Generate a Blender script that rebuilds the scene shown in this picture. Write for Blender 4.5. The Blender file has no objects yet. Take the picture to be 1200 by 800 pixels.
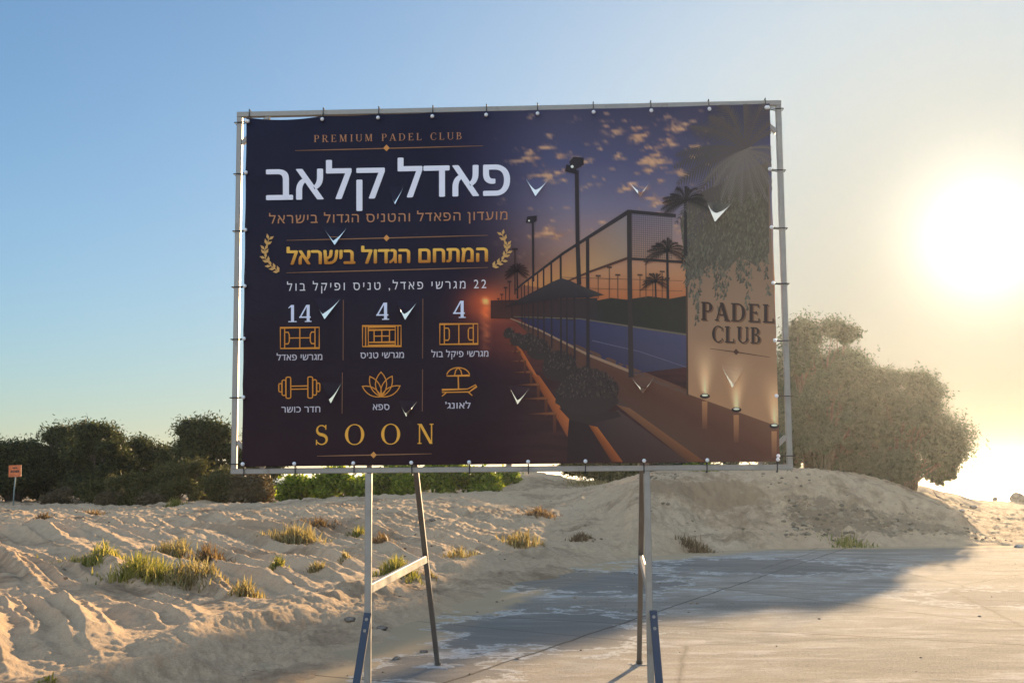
import bpy, bmesh, math, random
import numpy as np
from mathutils import Vector, Matrix

# ------------------------------------------------------------------ camera, sky, sun, exposure
SC = bpy.context.scene
COL = SC.collection
rad = math.radians
CAM_H, PITCH, FPX = 1.6, 6.2, 1422.0
SUN_EL, SUN_AZ = 10.3, 21.5            # azimuth measured from +Y towards +X

cam_d = bpy.data.cameras.new("camera"); cam = bpy.data.objects.new("camera", cam_d); COL.objects.link(cam)
cam.location = (0, 0, CAM_H); cam.rotation_euler = (rad(90 + PITCH), 0, 0)
cam_d.sensor_width = 36.0; cam_d.lens = FPX / 1200 * 36.0
cam_d.clip_start = 0.1; cam_d.clip_end = 60000
SC.camera = cam

SUN_DIR = Vector((math.sin(rad(SUN_AZ)) * math.cos(rad(SUN_EL)), math.cos(rad(SUN_AZ)) * math.cos(rad(SUN_EL)), math.sin(rad(SUN_EL))))
SC.view_settings.view_transform = 'Standard'; SC.view_settings.look = 'None'
SC.view_settings.exposure = 1.5; SC.view_settings.gamma = 1.0
SC.view_settings.use_curve_mapping = False
SC.render.engine = 'CYCLES'
SC.cycles.use_denoising = True
SC.cycles.max_bounces = 8; SC.cycles.volume_bounces = 0
SC.cycles.sample_clamp_indirect = 4.0

world = bpy.data.worlds.new("World"); SC.world = world; world.use_nodes = True
wn, wl = world.node_tree.nodes, world.node_tree.links
bg = wn["Background"]; bg.inputs["Strength"].default_value = 0.063
sky = wn.new("ShaderNodeTexSky"); sky.sky_type = 'NISHITA'; sky.sun_disc = False
sky.sun_elevation = rad(SUN_EL); sky.sun_rotation = rad(SUN_AZ)
sky.air_density = 0.85; sky.dust_density = 0.8; sky.ozone_density = 3.4; sky.altitude = 0
def vm(op, a, b=None):
    n = wn.new("ShaderNodeVectorMath"); n.operation = op
    for sock, v in zip(n.inputs, (a, b)):
        if v is None: continue
        if isinstance(v, (tuple, list, Vector)): sock.default_value = v
        else: wl.new(v, sock)
    return n
def sm(op, a, b=0.0):
    n = wn.new("ShaderNodeMath"); n.operation = op
    for sock, v in zip(n.inputs, (a, b)):
        if isinstance(v, (int, float)): sock.default_value = v
        else: wl.new(v, sock)
    return n.outputs[0]
# soft shoulder on the sky's luminance: milky even brightness of hazy air instead of a peak
KNEE = 7.2
lum = vm('DOT_PRODUCT', sky.outputs[0], (.25, .6, .15)).outputs["Value"]
den = sm('ADD', 1.0, sm('POWER', sm('DIVIDE', lum, KNEE), 2.0))
gain = sm('DIVIDE', 1.0, den)
sc_ = vm('SCALE', sky.outputs[0]); wl.new(gain, sc_.inputs["Scale"])
grey = vm('SCALE', (.98, .995, .97)); wl.new(sm('MULTIPLY', lum, gain), grey.inputs["Scale"])
mxw = wn.new("ShaderNodeMix"); mxw.data_type = 'RGBA'; wl.new(sm('MULTIPLY', sm('SUBTRACT', 1.0, gain), .35), mxw.inputs[0])
wl.new(vm('MULTIPLY', sc_.outputs[0], (1.0, 1.06, 1.0)).outputs[0], mxw.inputs[6]); wl.new(grey.outputs[0], mxw.inputs[7])
# the bright aureole of hazy air round the sun: falls off with the angle from the sun's direction
tc = wn.new("ShaderNodeTexCoord")
ang = sm('ARCCOSINE', vm('DOT_PRODUCT', tc.outputs["Generated"], SUN_DIR).outputs["Value"])
def lobe(width, amp, colour):
    e = sm('EXPONENT', sm('MULTIPLY', sm('POWER', sm('DIVIDE', ang, rad(width)), 1.05), -1.0))
    n = vm('SCALE', [c * amp for c in colour]); wl.new(e, n.inputs["Scale"]); return n.outputs[0]
tot = vm('ADD', vm('ADD', mxw.outputs[2], lobe(1.4, 15.0, (1.0, .92, .74))).outputs[0], lobe(5.0, 1.9, (1.0, .90, .66))).outputs[0]
# added fill glow in the unseen sky behind the camera, brightening fronts and shade
FILL_DIR = Vector((math.sin(rad(205)) * math.cos(rad(38)), math.cos(rad(205)) * math.cos(rad(38)), math.sin(rad(38))))
fill_ang = sm('ARCCOSINE', vm('DOT_PRODUCT', tc.outputs["Generated"], FILL_DIR).outputs["Value"])
fill_glow = vm('SCALE', (5.2, 6.2, 7.3)); wl.new(sm('EXPONENT', sm('MULTIPLY', sm('POWER', sm('DIVIDE', fill_ang, rad(52)), 3.0), -1.0)), fill_glow.inputs["Scale"])
tot = vm('ADD', tot, fill_glow.outputs[0]).outputs[0]
wl.new(tot, bg.inputs["Color"])

sun_d = bpy.data.lights.new("sun", 'SUN'); sun_d.energy = 4.9; sun_d.angle = rad(0.5); sun_d.color = (1.0, 0.71, 0.40)
sun = bpy.data.objects.new("sun", sun_d); COL.objects.link(sun)
sun.rotation_euler = (-SUN_DIR).to_track_quat('-Z', 'Y').to_euler()

# ------------------------------------------------------------------ helpers
RNG = np.random.default_rng(7); random.seed(7)

def tag(o, label=None, cat=None, group=None, kind=None):
    if label: o["label"] = label
    if cat: o["category"] = cat
    if group: o["group"] = group
    if kind: o["kind"] = kind
    return o

def empty(name, loc=(0, 0, 0), rz=0):
    o = bpy.data.objects.new(name, None); COL.objects.link(o)
    o.location = loc; o.rotation_euler = (0, 0, rz); o.empty_display_size = 0.2
    return o

def link(name, me, mat=None, parent=None):
    if mat: me.materials.append(mat)
    o = bpy.data.objects.new(name, me); COL.objects.link(o)
    if parent: o.parent = parent
    return o

def mesh_np(name, verts, faces_flat, nper, smooth=False):
    """fast mesh of equal-sided faces"""
    me = bpy.data.meshes.new(name)
    nv, nl = len(verts), len(faces_flat); nf = nl // nper
    me.vertices.add(nv); me.vertices.foreach_set("co", np.asarray(verts, np.float32).ravel())
    me.loops.add(nl); me.loops.foreach_set("vertex_index", np.asarray(faces_flat, np.int32))
    me.polygons.add(nf); me.polygons.foreach_set("loop_start", np.arange(0, nl, nper, dtype=np.int32))
    if smooth: me.polygons.foreach_set("use_smooth", np.ones(nf, bool))
    me.update(calc_edges=True)
    return me

class MB:
    """collects shapes into one mesh"""
    def __init__(s): s.v, s.f = [], []
    def add(s, vs, fs):
        n = len(s.v); s.v += [tuple(p) for p in vs]; s.f += [tuple(i + n for i in f) for f in fs]
    def prism(s, p0, p1, sec, up=(0, 0, 1), r0=1.0, r1=1.0):
        p0, p1 = Vector(p0), Vector(p1); d = (p1 - p0).normalized(); u = Vector(up)
        if abs(d.dot(u)) > 0.97: u = Vector((0, 1, 0))
        a = d.cross(u).normalized(); b = a.cross(d).normalized(); n = len(sec)
        vs = [p0 + a * x * r0 + b * y * r0 for x, y in sec] + [p1 + a * x * r1 + b * y * r1 for x, y in sec]
        fs = [(i, (i + 1) % n, n + (i + 1) % n, n + i) for i in range(n)] + [tuple(range(n))[::-1], tuple(range(n, 2 * n))]
        s.add(vs, fs)
    def bar(s, p0, p1, w, d=None, up=(0, 0, 1), ch=0.12):
        d = d or w; x, y = w / 2, d / 2; c = min(w, d) * ch
        s.prism(p0, p1, [(x, -y + c), (x, y - c), (x - c, y), (-x + c, y), (-x, y - c), (-x, -y + c), (-x + c, -y), (x - c, -y)], up)
    def tube(s, p0, p1, r, n=10, r1=None):
        s.prism(p0, p1, [(math.cos(2 * math.pi * i / n) * r, math.sin(2 * math.pi * i / n) * r) for i in range(n)], r1=(1 if r1 is None else r1 / r))
    def path(s, pts, radii, n=7):
        pts = [Vector(p) for p in pts]; k = len(pts); vs, fs = [], []
        for i, p in enumerate(pts):
            d = (pts[min(i + 1, k - 1)] - pts[max(i - 1, 0)]).normalized()
            u = Vector((0.31, 0.9, 0.1)) if abs(d.z) > 0.7 else Vector((0, 0, 1))
            a = d.cross(u).normalized(); b = a.cross(d)
            for j in range(n):
                t = 2 * math.pi * j / n; vs.append(p + (a * math.cos(t) + b * math.sin(t)) * radii[i])
        for i in range(k - 1):
            for j in range(n):
                fs.append((i * n + j, i * n + (j + 1) % n, (i + 1) * n + (j + 1) % n, (i + 1) * n + j))
        fs += [tuple(range(n))[::-1], tuple(range((k - 1) * n, k * n))]
        s.add(vs, fs)
    def ball(s, c, r, nu=10, nv=7, sc=(1, 1, 1)):
        vs = [(c[0], c[1], c[2] + r * sc[2])]; fs = []
        for i in range(1, nv):
            for j in range(nu):
                t, p = math.pi * i / nv, 2 * math.pi * j / nu
                vs.append((c[0] + r * sc[0] * math.sin(t) * math.cos(p), c[1] + r * sc[1] * math.sin(t) * math.sin(p), c[2] + r * sc[2] * math.cos(t)))
        vs.append((c[0], c[1], c[2] - r * sc[2])); last = len(vs) - 1
        for j in range(nu): fs.append((0, 1 + j, 1 + (j + 1) % nu)); fs.append((last, last - nu + (j + 1) % nu, last - nu + j))
        for i in range(nv - 2):
            for j in range(nu):
                fs.append((1 + i * nu + j, 1 + (i + 1) * nu + j, 1 + (i + 1) * nu + (j + 1) % nu, 1 + i * nu + (j + 1) % nu))
        s.add(vs, fs)
    def build(s, name, mat, parent=None, smooth=False):
        me = bpy.data.meshes.new(name); me.from_pydata(s.v, [], s.f)
        if smooth:
            for p in me.polygons: p.use_smooth = True
        me.update()
        return link(name, me, mat, parent)

def lin(c):
    c = c / 255.0
    return c / 12.92 if c <= 0.04045 else ((c + 0.055) / 1.055) ** 2.4
def srgb(r, g, b): return (lin(r), lin(g), lin(b))

class Mat:
    def __init__(s, name, rough=0.6, color=(0.5, 0.5, 0.5), metal=0.0, spec=0.5):
        s.m = bpy.data.materials.new(name); s.m.use_nodes = True
        s.n, s.l = s.m.node_tree.nodes, s.m.node_tree.links; s.b = s.n["Principled BSDF"]
        s.b.inputs["Base Color"].default_value = (*color, 1); s.b.inputs["Roughness"].default_value = rough
        s.b.inputs["Metallic"].default_value = metal; s.b.inputs["Specular IOR Level"].default_value = spec
    def coord(s, out="Object", scale=(1, 1, 1), rot=(0, 0, 0)):
        t = s.n.new("ShaderNodeTexCoord"); mp = s.n.new("ShaderNodeMapping")
        mp.inputs["Scale"].default_value = scale; mp.inputs["Rotation"].default_value = rot
        s.l.new(t.outputs[out], mp.inputs[0]); return mp.outputs[0]
    def noise(s, vec, scale, detail=4, rough=0.55, dist=0.0):
        n = s.n.new("ShaderNodeTexNoise"); n.inputs["Scale"].default_value = scale; n.inputs["Detail"].default_value = detail
        n.inputs["Roughness"].default_value = rough; n.inputs["Distortion"].default_value = dist
        s.l.new(vec, n.inputs["Vector"]); return n.outputs["Fac"]
    def ramp(s, fac, stops):
        r = s.n.new("ShaderNodeValToRGB"); e = r.color_ramp.elements
        while len(e) < len(stops): e.new(0.5)
        for x, (p, c) in zip(e, stops):
            x.position = p; x.color = (*c, 1) if len(c) == 3 else c
        s.l.new(fac, r.inputs[0]); return r.outputs[0]
    def mix(s, fac, a, b, mode='MIX'):
        m = s.n.new("ShaderNodeMix"); m.data_type = 'RGBA'; m.blend_type = mode
        for sock, v in ((m.inputs[0], fac), (m.inputs[6], a), (m.inputs[7], b)):
            if isinstance(v, (int, float)): sock.default_value = v
            elif isinstance(v, tuple): sock.default_value = (*v, 1)
            else: s.l.new(v, sock)
        return m.outputs[2]
    def math(s, op, a, b=0.0):
        m = s.n.new("ShaderNodeMath"); m.operation = op
        for sock, v in ((m.inputs[0], a), (m.inputs[1], b)):
            if isinstance(v, (int, float)): sock.default_value = v
            else: s.l.new(v, sock)
        return m.outputs[0]
    def col(s, o): s.l.new(o, s.b.inputs["Base Color"]); return s
    def bump(s, h, strength, dist):
        b = s.n.new("ShaderNodeBump"); b.inputs["Strength"].default_value = strength; b.inputs["Distance"].default_value = dist
        s.l.new(h, b.inputs["Height"]); s.l.new(b.outputs[0], s.b.inputs["Normal"]); return s

# noise in numpy
_perm = np.random.default_rng(3).permutation(256); _perm = np.concatenate([_perm, _perm])
_ang = np.random.default_rng(4).uniform(0, 2 * np.pi, 256); _gx, _gy = np.cos(_ang), np.sin(_ang)
def perlin(x, y):
    xi, yi = np.floor(x).astype(int), np.floor(y).astype(int); xf, yf = x - xi, y - yi
    xi &= 255; yi &= 255
    u, v = xf * xf * xf * (xf * (xf * 6 - 15) + 10), yf * yf * yf * (yf * (yf * 6 - 15) + 10)
    def g(i, j, dx, dy):
        h = _perm[_perm[(xi + i) & 255] + ((yi + j) & 255)]
        return _gx[h] * dx + _gy[h] * dy
    a = g(0, 0, xf, yf) * (1 - u) + g(1, 0, xf - 1, yf) * u
    b = g(0, 1, xf, yf - 1) * (1 - u) + g(1, 1, xf - 1, yf - 1) * u
    return (a * (1 - v) + b * v) * 1.4
def fbm(x, y, oct=4, gain=0.5):
    s, a = 0, 1.0
    for k in range(oct):
        s = s + a * perlin(x + 17.3 * k, y - 9.1 * k); x, y, a = x * 2.03, y * 2.03, a * gain
    return s
def sstep(x, a, b):
    t = np.clip((x - a) / (b - a), 0, 1); return t * t * (3 - 2 * t)

CP, SP = math.cos(rad(PITCH)), math.sin(rad(PITCH))
def ray(px, py):
    """view ray through a pixel of the 1200x800 photograph"""
    a, b = (px - 600) / FPX, (400 - py) / FPX
    return Vector((a, CP - b * SP, SP + b * CP))
def at(px, py, Y):
    r = ray(px, py); return Vector((0, 0, CAM_H)) + r * (Y / r.y)

# ------------------------------------------------------------------ terrain
EDGE = np.array([(-5.5, -16), (-3.4, 2.5), (-2.2, 7.5), (-1.55, 9.55), (-1.05, 13.0), (0.0, 17.0), (2.0, 22.6), (5.2, 26.2), (10, 27.2), (60, 29.5)], float)
def edge_dist(x, y):
    """distance from the edge of the concrete, positive on the sand"""
    best = np.full(x.shape, 1e9); sg = np.ones(x.shape)
    for (ax, ay), (bx, by) in zip(EDGE[:-1], EDGE[1:]):
        dx, dy = bx - ax, by - ay; L = dx * dx + dy * dy
        t = np.clip(((x - ax) * dx + (y - ay) * dy) / L, 0, 1)
        d = np.hypot(x - ax - t * dx, y - ay - t * dy)
        s = np.sign(dx * (y - ay) - dy * (x - ax))
        m = d < best; best = np.where(m, d, best); sg = np.where(m, s, sg)
    return best * sg
TOP_A = [-.50, -.42, -.28, -.21, -.14, -.035, .014, .042, .07, .098, .127, .21, .253, .28, .316, .35, .38, .42, .6]
TOP_Z = [.50, .50, .52, .60, .74, .98, 1.02, .98, 1.08, 1.42, 1.56, 1.56, 1.60, 1.48, 1.08, .66, .22, .06, .05]
LEN_A = [-.5, -.2, -.05, .03, .07, .10, .30, .36, .4, .6]
LEN_L = [9, 9, 10.5, 11, 8, 5.2, 5.0, 5.0, 14, 20]
def height(x, y, detail=True):
    x = np.asarray(x, float); y = np.asarray(y, float)
    a = np.clip(np.where(y > 1, x / np.maximum(y, 1), np.sign(x) * 0.6), -0.5, 0.6)
    near = sstep(y, 0, 9)
    d = edge_dist(x, y) + 0.35 * fbm(x * 0.45, y * 0.45, 3) + 0.06 * perlin(x * 3.1, y * 3.1)
    wob = a + 0.012 * fbm(x * .3 + 5, y * .3, 3)
    top = np.interp(wob, TOP_A, TOP_Z); L = np.interp(wob, LEN_A, LEN_L)
    t = np.clip(d / L, 0, 1)
    mound = sstep(a, .07, .11) * (1 - sstep(a, .36, .39))
    prof = t * t * (3 - 2 * t) * (1 - mound) + mound * sstep(t, 0.02, 0.95)
    prof = 0.85 * prof + 0.15 * t * (1 - mound) + 0.15 * prof * mound
    z = -0.07 + 0.11 * sstep(d, -0.25, 0.5) + top * prof
    # dune behind, in the gap under the board, and the path that climbs to it
    z = z + 0.55 * np.exp(-((x - 0.6) / 1.9) ** 2 - ((y - 43) / 3.0) ** 2)
    on = sstep(d, 0.0, 0.6)
    if detail:
        lz = (1 - sstep(a, .03, .09)) * sstep(d, 1.0, 2.0) * (1 - sstep(y, 20, 27)); calm = 1 - .5 * lz
        far = 1 - sstep(y, 60, 90)
        left = (1 - sstep(a, .03, .09)) * sstep(y, 4, 9)
        # tyre tracks running up the bank: long furrows
        c, s_ = math.cos(0.60), math.sin(0.60)
        warp = 0.30 * fbm(x * .16 + 3, y * .10, 2) + 0.05 * fbm(x * 1.3, y * 1.3, 2)
        across, along = x * c + y * s_ * 0.9 + warp, -x * s_ + y * c
        def ridge(f, g, o, p): return (1 - np.abs(perlin(across * f + o, along * g + o * .7))) ** p
        fmask = left * sstep(d, 1.3, 3.2) * (1 - .6 * sstep(y, 21, 30))
        patch = np.clip(fbm(x * .25 + 9, y * .2, 2) * .8 + .8, .35, 1)
        z = z + on * fmask * patch * (0.20 * (ridge(1.35, .05, 4, 3.2) - .3) + 0.11 * (ridge(2.9, .09, 11, 2.6) - .35))
        # low berm of pushed-up sand along the edge
        z = z + 0.16 * np.exp(-((d - 1.45) / 0.30) ** 2) * left * (0.75 + 0.5 * perlin(x * .8, y * .8))
        # footprints and trampled lumps
        foot = fbm(x * 2.1, y * 2.1, 3, 0.55); fp = np.clip(perlin(x * 1.7 + 31, y * 1.7) - .18, 0, 1)
        rough = (0.35 + 0.65 * sstep(d, 1.0, 3.5)) * on * far * calm
        z = z + rough * (0.028 * foot - 0.07 * fp + 0.035 * np.abs(fbm(x * 3.4 + 8, y * 3.4, 3, .6))) * np.where(mound > .5, .75, 1.0)
        z = z + on * far * calm * 0.030 * fbm(x * 6, y * 6, 3, .62)
        z = z + 0.10 * on * far * fbm(x * .35, y * .35, 2)
        # lumpier spoil at the foot and brow of the mound
        z = z + mound * on * far * (0.16 * np.abs(fbm(x * .9, y * .9, 4, .6)) + 0.05 * fbm(x * 3, y * 3, 2)) * (1 - 0.6 * sstep(d, 3.5, 5))
    # the beach drops to the sea behind
    z = z + (-4.0 - z) * sstep(y, 60, 92)
    return z
def H(x, y): return float(height(np.array([x]), np.array([y]))[0])

def build_sand():
    lim = rad(27)
    az = np.concatenate([np.linspace(-math.pi, -lim, 90, endpoint=False), np.linspace(-lim, lim, 980), np.linspace(lim, math.pi, 90)[1:-1]])
    r = np.concatenate([np.linspace(0.5, 6.5, 60, endpoint=False), np.exp(np.arange(math.log(6.5), math.log(78), 0.0042)), np.geomspace(80, 3000, 36)])
    A, R = np.meshgrid(az, r); X, Y = np.sin(A) * R, np.cos(A) * R
    Z = height(X.ravel(), Y.ravel()).reshape(X.shape)
    nr, na = X.shape
    V = np.stack([X, Y, Z], -1).reshape(-1, 3)
    i, j = np.meshgrid(np.arange(nr - 1), np.arange(na), indexing='ij'); j2 = (j + 1) % na
    F = np.stack([i * na + j, i * na + j2, (i + 1) * na + j2, (i + 1) * na + j], -1)[:, :, ::-1].reshape(-1)
    V = np.vstack([V, [[0, 0, float(Z[0].mean())]]])
    me = mesh_np("sand", V, F, 4, True)
    # close the centre
    return me

m = Mat("sand", 0.95, spec=0.15)
v = m.coord("Object")
n1 = m.noise(v, 0.55, 5, .6); n2 = m.noise(v, 5.0, 6, .65); n3 = m.noise(v, 60, 4, .7)
c = m.ramp(n1, [(.30, (.46, .305, .185)), (.55, (.57, .405, .26)), (.75, (.64, .48, .325))])
c = m.mix(.45, c, m.ramp(n2, [(.3, (.34, .215, .12)), (.6, (.63, .43, .26))]), 'MIX')
c = m.mix(.35, c, m.ramp(n3, [(.35, (.28, .19, .11)), (.6, (.63, .47, .30))]))
# browner soil with litter in patches
nb = m.noise(m.coord("Object"), 0.42, 8, .76, .4)
c = m.mix(m.ramp(nb, [(.51, (0, 0, 0)), (.63, (.8, .8, .8))]), c, (.21, .135, .078))
def patch(c, x, y, rx, ry, col, amt, sc=1.1):
    g = m.n.new("ShaderNodeVectorMath"); g.operation = 'MULTIPLY_ADD'; g.inputs[1].default_value = (1 / rx, 1 / ry, 0); g.inputs[2].default_value = (-x / rx, -y / ry, 0); m.l.new(v, g.inputs[0])
    ln = m.n.new("ShaderNodeVectorMath"); ln.operation = 'LENGTH'; m.l.new(g.outputs[0], ln.inputs[0])
    q = m.math('ADD', ln.outputs["Value"], m.math('MULTIPLY', m.math('SUBTRACT', m.noise(v, sc, 8, .74), .5), 2.8))
    return m.mix(m.ramp(q, [(.55, (amt,) * 3), (.85, (0, 0, 0))]), c, col)
c = patch(c, 4.6, 29.2, 2.0, 1.6, (.30, .19, .105), .8)
c = patch(c, 7.6, 28.6, 1.9, .9, (.20, .142, .09), .8, 2.4)
c = patch(c, 9.6, 28.9, 1.8, .8, (.20, .15, .095), .7, 2.4)
c = patch(c, -4.5, 23.5, 2.6, 2.6, (.34, .22, .13), .6)
m.col(c)
m.bump(m.math('ADD', m.math('MULTIPLY', n2, .6), m.math('MULTIPLY', n3, .3)), .9, .065)
SAND = m.m
tag(link("sand", build_sand(), SAND), "trampled sand bank and dunes", kind="structure")

# concrete pavement: a thin slab, its ragged edge buried by the sand
m = Mat("concrete", 0.95, spec=0.08)
v = m.coord("Object", (.8, 1.3, 1), (0, 0, rad(8)))
s1 = m.noise(v, 1.0, 8, .68, .6); s2 = m.noise(m.coord("Object", (.6, 1.5, 1)), 1.9, 9, .74, .3)
fine = m.noise(m.coord("Object"), 38, 5, .7); big = m.noise(m.coord("Object"), 0.16, 3, .5)
c = m.ramp(s1, [(.32, (.10, .092, .085)), (.45, (.265, .232, .19)), (.55, (.33, .288, .235)), (.68, (.50, .475, .44))])
c = m.mix(m.ramp(s2, [(.52, (0, 0, 0)), (.60, (.85, .85, .85))]), c, (.58, .53, .50))
c = m.mix(m.ramp(m.noise(m.coord("Object", (.5, 1.3, 1)), .42, 7, .66, 1.2), [(.50, (0, 0, 0)), (.58, (.85, .85, .85))]), c, (.10, .092, .083))
c = m.mix(.42, c, m.ramp(fine, [(.3, (.12, .11, .095)), (.65, (.5, .46, .4))]))
c = m.mix(m.ramp(big, [(.42, (0, 0, 0)), (.62, (.35, .35, .35))]), c, (.34, .27, .19))      # drifted sand
at_ = m.n.new("ShaderNodeAttribute"); at_.attribute_name = "drift"
dm = m.ramp(m.math('ADD', m.math('MULTIPLY', at_.outputs["Fac"], .75), m.math('MULTIPLY', m.noise(m.coord("Object"), 1.7, 7, .7), .75)), [(.68, (0, 0, 0)), (.86, (.9, .9, .9))])
c = m.mix(dm, c, (.46, .335, .20))
def stain(c, x, y, rx, ry):
    g = m.n.new("ShaderNodeVectorMath"); g.operation = 'MULTIPLY_ADD'; g.inputs[1].default_value = (1 / rx, 1 / ry, 0); g.inputs[2].default_value = (-x / rx, -y / ry, 0); m.l.new(m.coord("Object"), g.inputs[0])
    ln = m.n.new("ShaderNodeVectorMath"); ln.operation = 'LENGTH'; m.l.new(g.outputs[0], ln.inputs[0])
    q = m.math('ADD', ln.outputs["Value"], m.math('MULTIPLY', m.math('SUBTRACT', m.noise(m.coord("Object"), 1.5, 7, .68), .5), 2.6))
    c = m.mix(m.ramp(q, [(.0, (.75, .75, .75)), (.72, (.7, .7, .7)), (.82, (0, 0, 0))]), c, (.185, .172, .158))
    return m.mix(m.ramp(q, [(.78, (0, 0, 0)), (.86, (.8, .8, .8)), (.96, (0, 0, 0))]), c, (.58, .57, .55))
for sx_, sy_, rx_, ry_ in ((.35, 12.9, 1.3, 1.9), (1.2, 18.5, 1.6, 2.4), (4.4, 21.5, 2.4, 2.2), (6.5, 16.0, 1.6, 1.4), (-.6, 10.3, .7, .9)): c = stain(c, sx_, sy_, rx_, ry_)
# saw-cut joints
br = m.n.new("ShaderNodeTexBrick"); br.offset = 0; br.inputs["Scale"].default_value = 1.0
br.inputs["Brick Width"].default_value = 4.4; br.inputs["Row Height"].default_value = 4.2; br.inputs["Mortar Size"].default_value = .018
br.inputs["Mortar Smooth"].default_value = .3
wv = m.coord("Object", (1, 1, 1), (0, 0, rad(24.5)))
wob = m.n.new("ShaderNodeTexNoise"); wob.inputs["Scale"].default_value = 1.5; m.l.new(wv, wob.inputs["Vector"])
va = m.n.new("ShaderNodeVectorMath"); va.operation = 'MULTIPLY_ADD'; va.inputs[1].default_value = (.07, .07, 0)
m.l.new(wob.outputs["Color"], va.inputs[0]); m.l.new(wv, va.inputs[2]); m.l.new(va.outputs[0], br.inputs["Vector"])
c = m.mix(m.math('MULTIPLY', br.outputs["Fac"], .8), c, (.10, .082, .064))
vo = m.n.new("ShaderNodeTexVoronoi"); vo.feature = 'DISTANCE_TO_EDGE'; vo.inputs["Scale"].default_value = .22; m.l.new(va.outputs[0], vo.inputs["Vector"])
crk = m.ramp(vo.outputs["Distance"], [(.0, (1, 1, 1)), (.006, (0, 0, 0))]); c = m.mix(m.math('MULTIPLY', crk, .55), c, (.10, .085, .068))
m.col(c)
hh = m.math('SUBTRACT', m.math('ADD', m.math('MULTIPLY', s2, .5), m.math('MULTIPLY', fine, .16)), m.math('MULTIPLY', br.outputs["Fac"], .3))
m.bump(hh, 1.0, .08)
gx, gy = np.linspace(-7, 60, 269), np.linspace(-16, 32, 193)
GXp, GYp = np.meshgrid(gx, gy); nx_, ny_ = len(gx), len(gy)
Vp = np.stack([GXp, GYp, np.zeros_like(GXp)], -1).reshape(-1, 3)
ii, jj = np.meshgrid(np.arange(nx_ - 1), np.arange(ny_ - 1)); q0 = jj * nx_ + ii
me = mesh_np("pavement", Vp, np.stack([q0, q0 + 1, q0 + nx_ + 1, q0 + nx_], -1).reshape(-1), 4)
dr = me.attributes.new("drift", 'FLOAT', 'POINT'); dr.data.foreach_set("value", np.clip(1 + edge_dist(GXp, GYp) / 1.1, 0, 1).astype(np.float32).ravel())
tag(link("pavement", me, m.m), "worn concrete pavement with pale salt stains and saw-cut joints", kind="structure")

# sea
m = Mat("sea_water", 0.12, (.03, .06, .075), spec=.6)
w1 = m.noise(m.coord("Object", (.35, 1, 1)), .9, 4, .6); w2 = m.noise(m.coord("Object"), .06, 3, .5)
m.bump(m.math('ADD', w1, m.math('MULTIPLY', w2, 2.0)), .9, .55)
me = mesh_np("sea", np.array([(-25000, -25000, -2.5), (25000, -25000, -2.5), (25000, 25000, -2.5), (-25000, 25000, -2.5)]), np.arange(4), 4)
tag(link("sea", me, m.m), "bright sea", kind="structure")

# haze over the coast
hz = bpy.data.materials.new("haze"); hz.use_nodes = True
hn = hz.node_tree.nodes; hn.remove(hn["Principled BSDF"])
pv = hn.new("ShaderNodeVolumePrincipled"); pv.inputs["Color"].default_value = (.88, .94, 1.0, 1)
pv.inputs["Density"].default_value = 0.0003; pv.inputs["Anisotropy"].default_value = 0.78
hz.node_tree.links.new(pv.outputs[0], hn["Material Output"].inputs["Volume"])
b = MB(); b.bar((0, -26000, 3.4), (0, 26000, 3.4), 52000, 17.4, ch=0.0)
b.v, b.f = [], []
x, z0, z1 = 26000, -5.2, 7.4
b.add([(-x, -x, z0), (x, -x, z0), (x, x, z0), (-x, x, z0), (-x, -x, z1), (x, -x, z1), (x, x, z1), (-x, x, z1)],
      [(3, 2, 1, 0), (4, 5, 6, 7), (0, 1, 5, 4), (1, 2, 6, 5), (2, 3, 7, 6), (3, 0, 4, 7)])
tag(b.build("haze", hz), "thin sunlit sea haze", kind="stuff")

# ------------------------------------------------------------------ the billboard
def metal(name, col, rough=.42, metallic=.85):
    m = Mat(name, rough, col, metallic)
    n = m.noise(m.coord("Object"), 9, 5, .65); ru = m.noise(m.coord("Object"), 5.5, 7, .75)
    base = m.mix(m.ramp(ru, [(.58, (0, 0, 0)), (.68, (.7, .7, .7))]), col, (.16, .085, .045))
    m.col(m.mix(.35, base, m.ramp(n, [(.3, tuple(x * .55 for x in col)), (.65, tuple(min(1, x * 1.25) for x in col))])))
    m.l.new(m.ramp(n, [(.3, (rough - .12,) * 3), (.7, (rough + .15,) * 3)]), m.b.inputs["Roughness"])
    m.bump(m.noise(m.coord("Object"), 60, 3), .08, .004)
    return m.m
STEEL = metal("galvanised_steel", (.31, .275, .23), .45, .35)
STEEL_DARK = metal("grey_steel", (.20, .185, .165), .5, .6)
BLUE = metal("sky_tinted_steel", (.026, .036, .060), .45, .2)  # blue sky reflected in the shaded struts, put into the steel's colour
MORTAR = Mat('mortar', .95, (.40, .38, .35)); _n = MORTAR.noise(MORTAR.coord('Object'), 14, 5); MORTAR.col(MORTAR.ramp(_n, [(.35, (.22, .205, .185)), (.65, (.50, .48, .45))])); MORTAR = MORTAR.m
BLACK = Mat("black_elastic", .7, (.012, .012, .013)).m
WHITE = Mat("white_plastic", .35, (.78, .78, .78)).m

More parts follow.
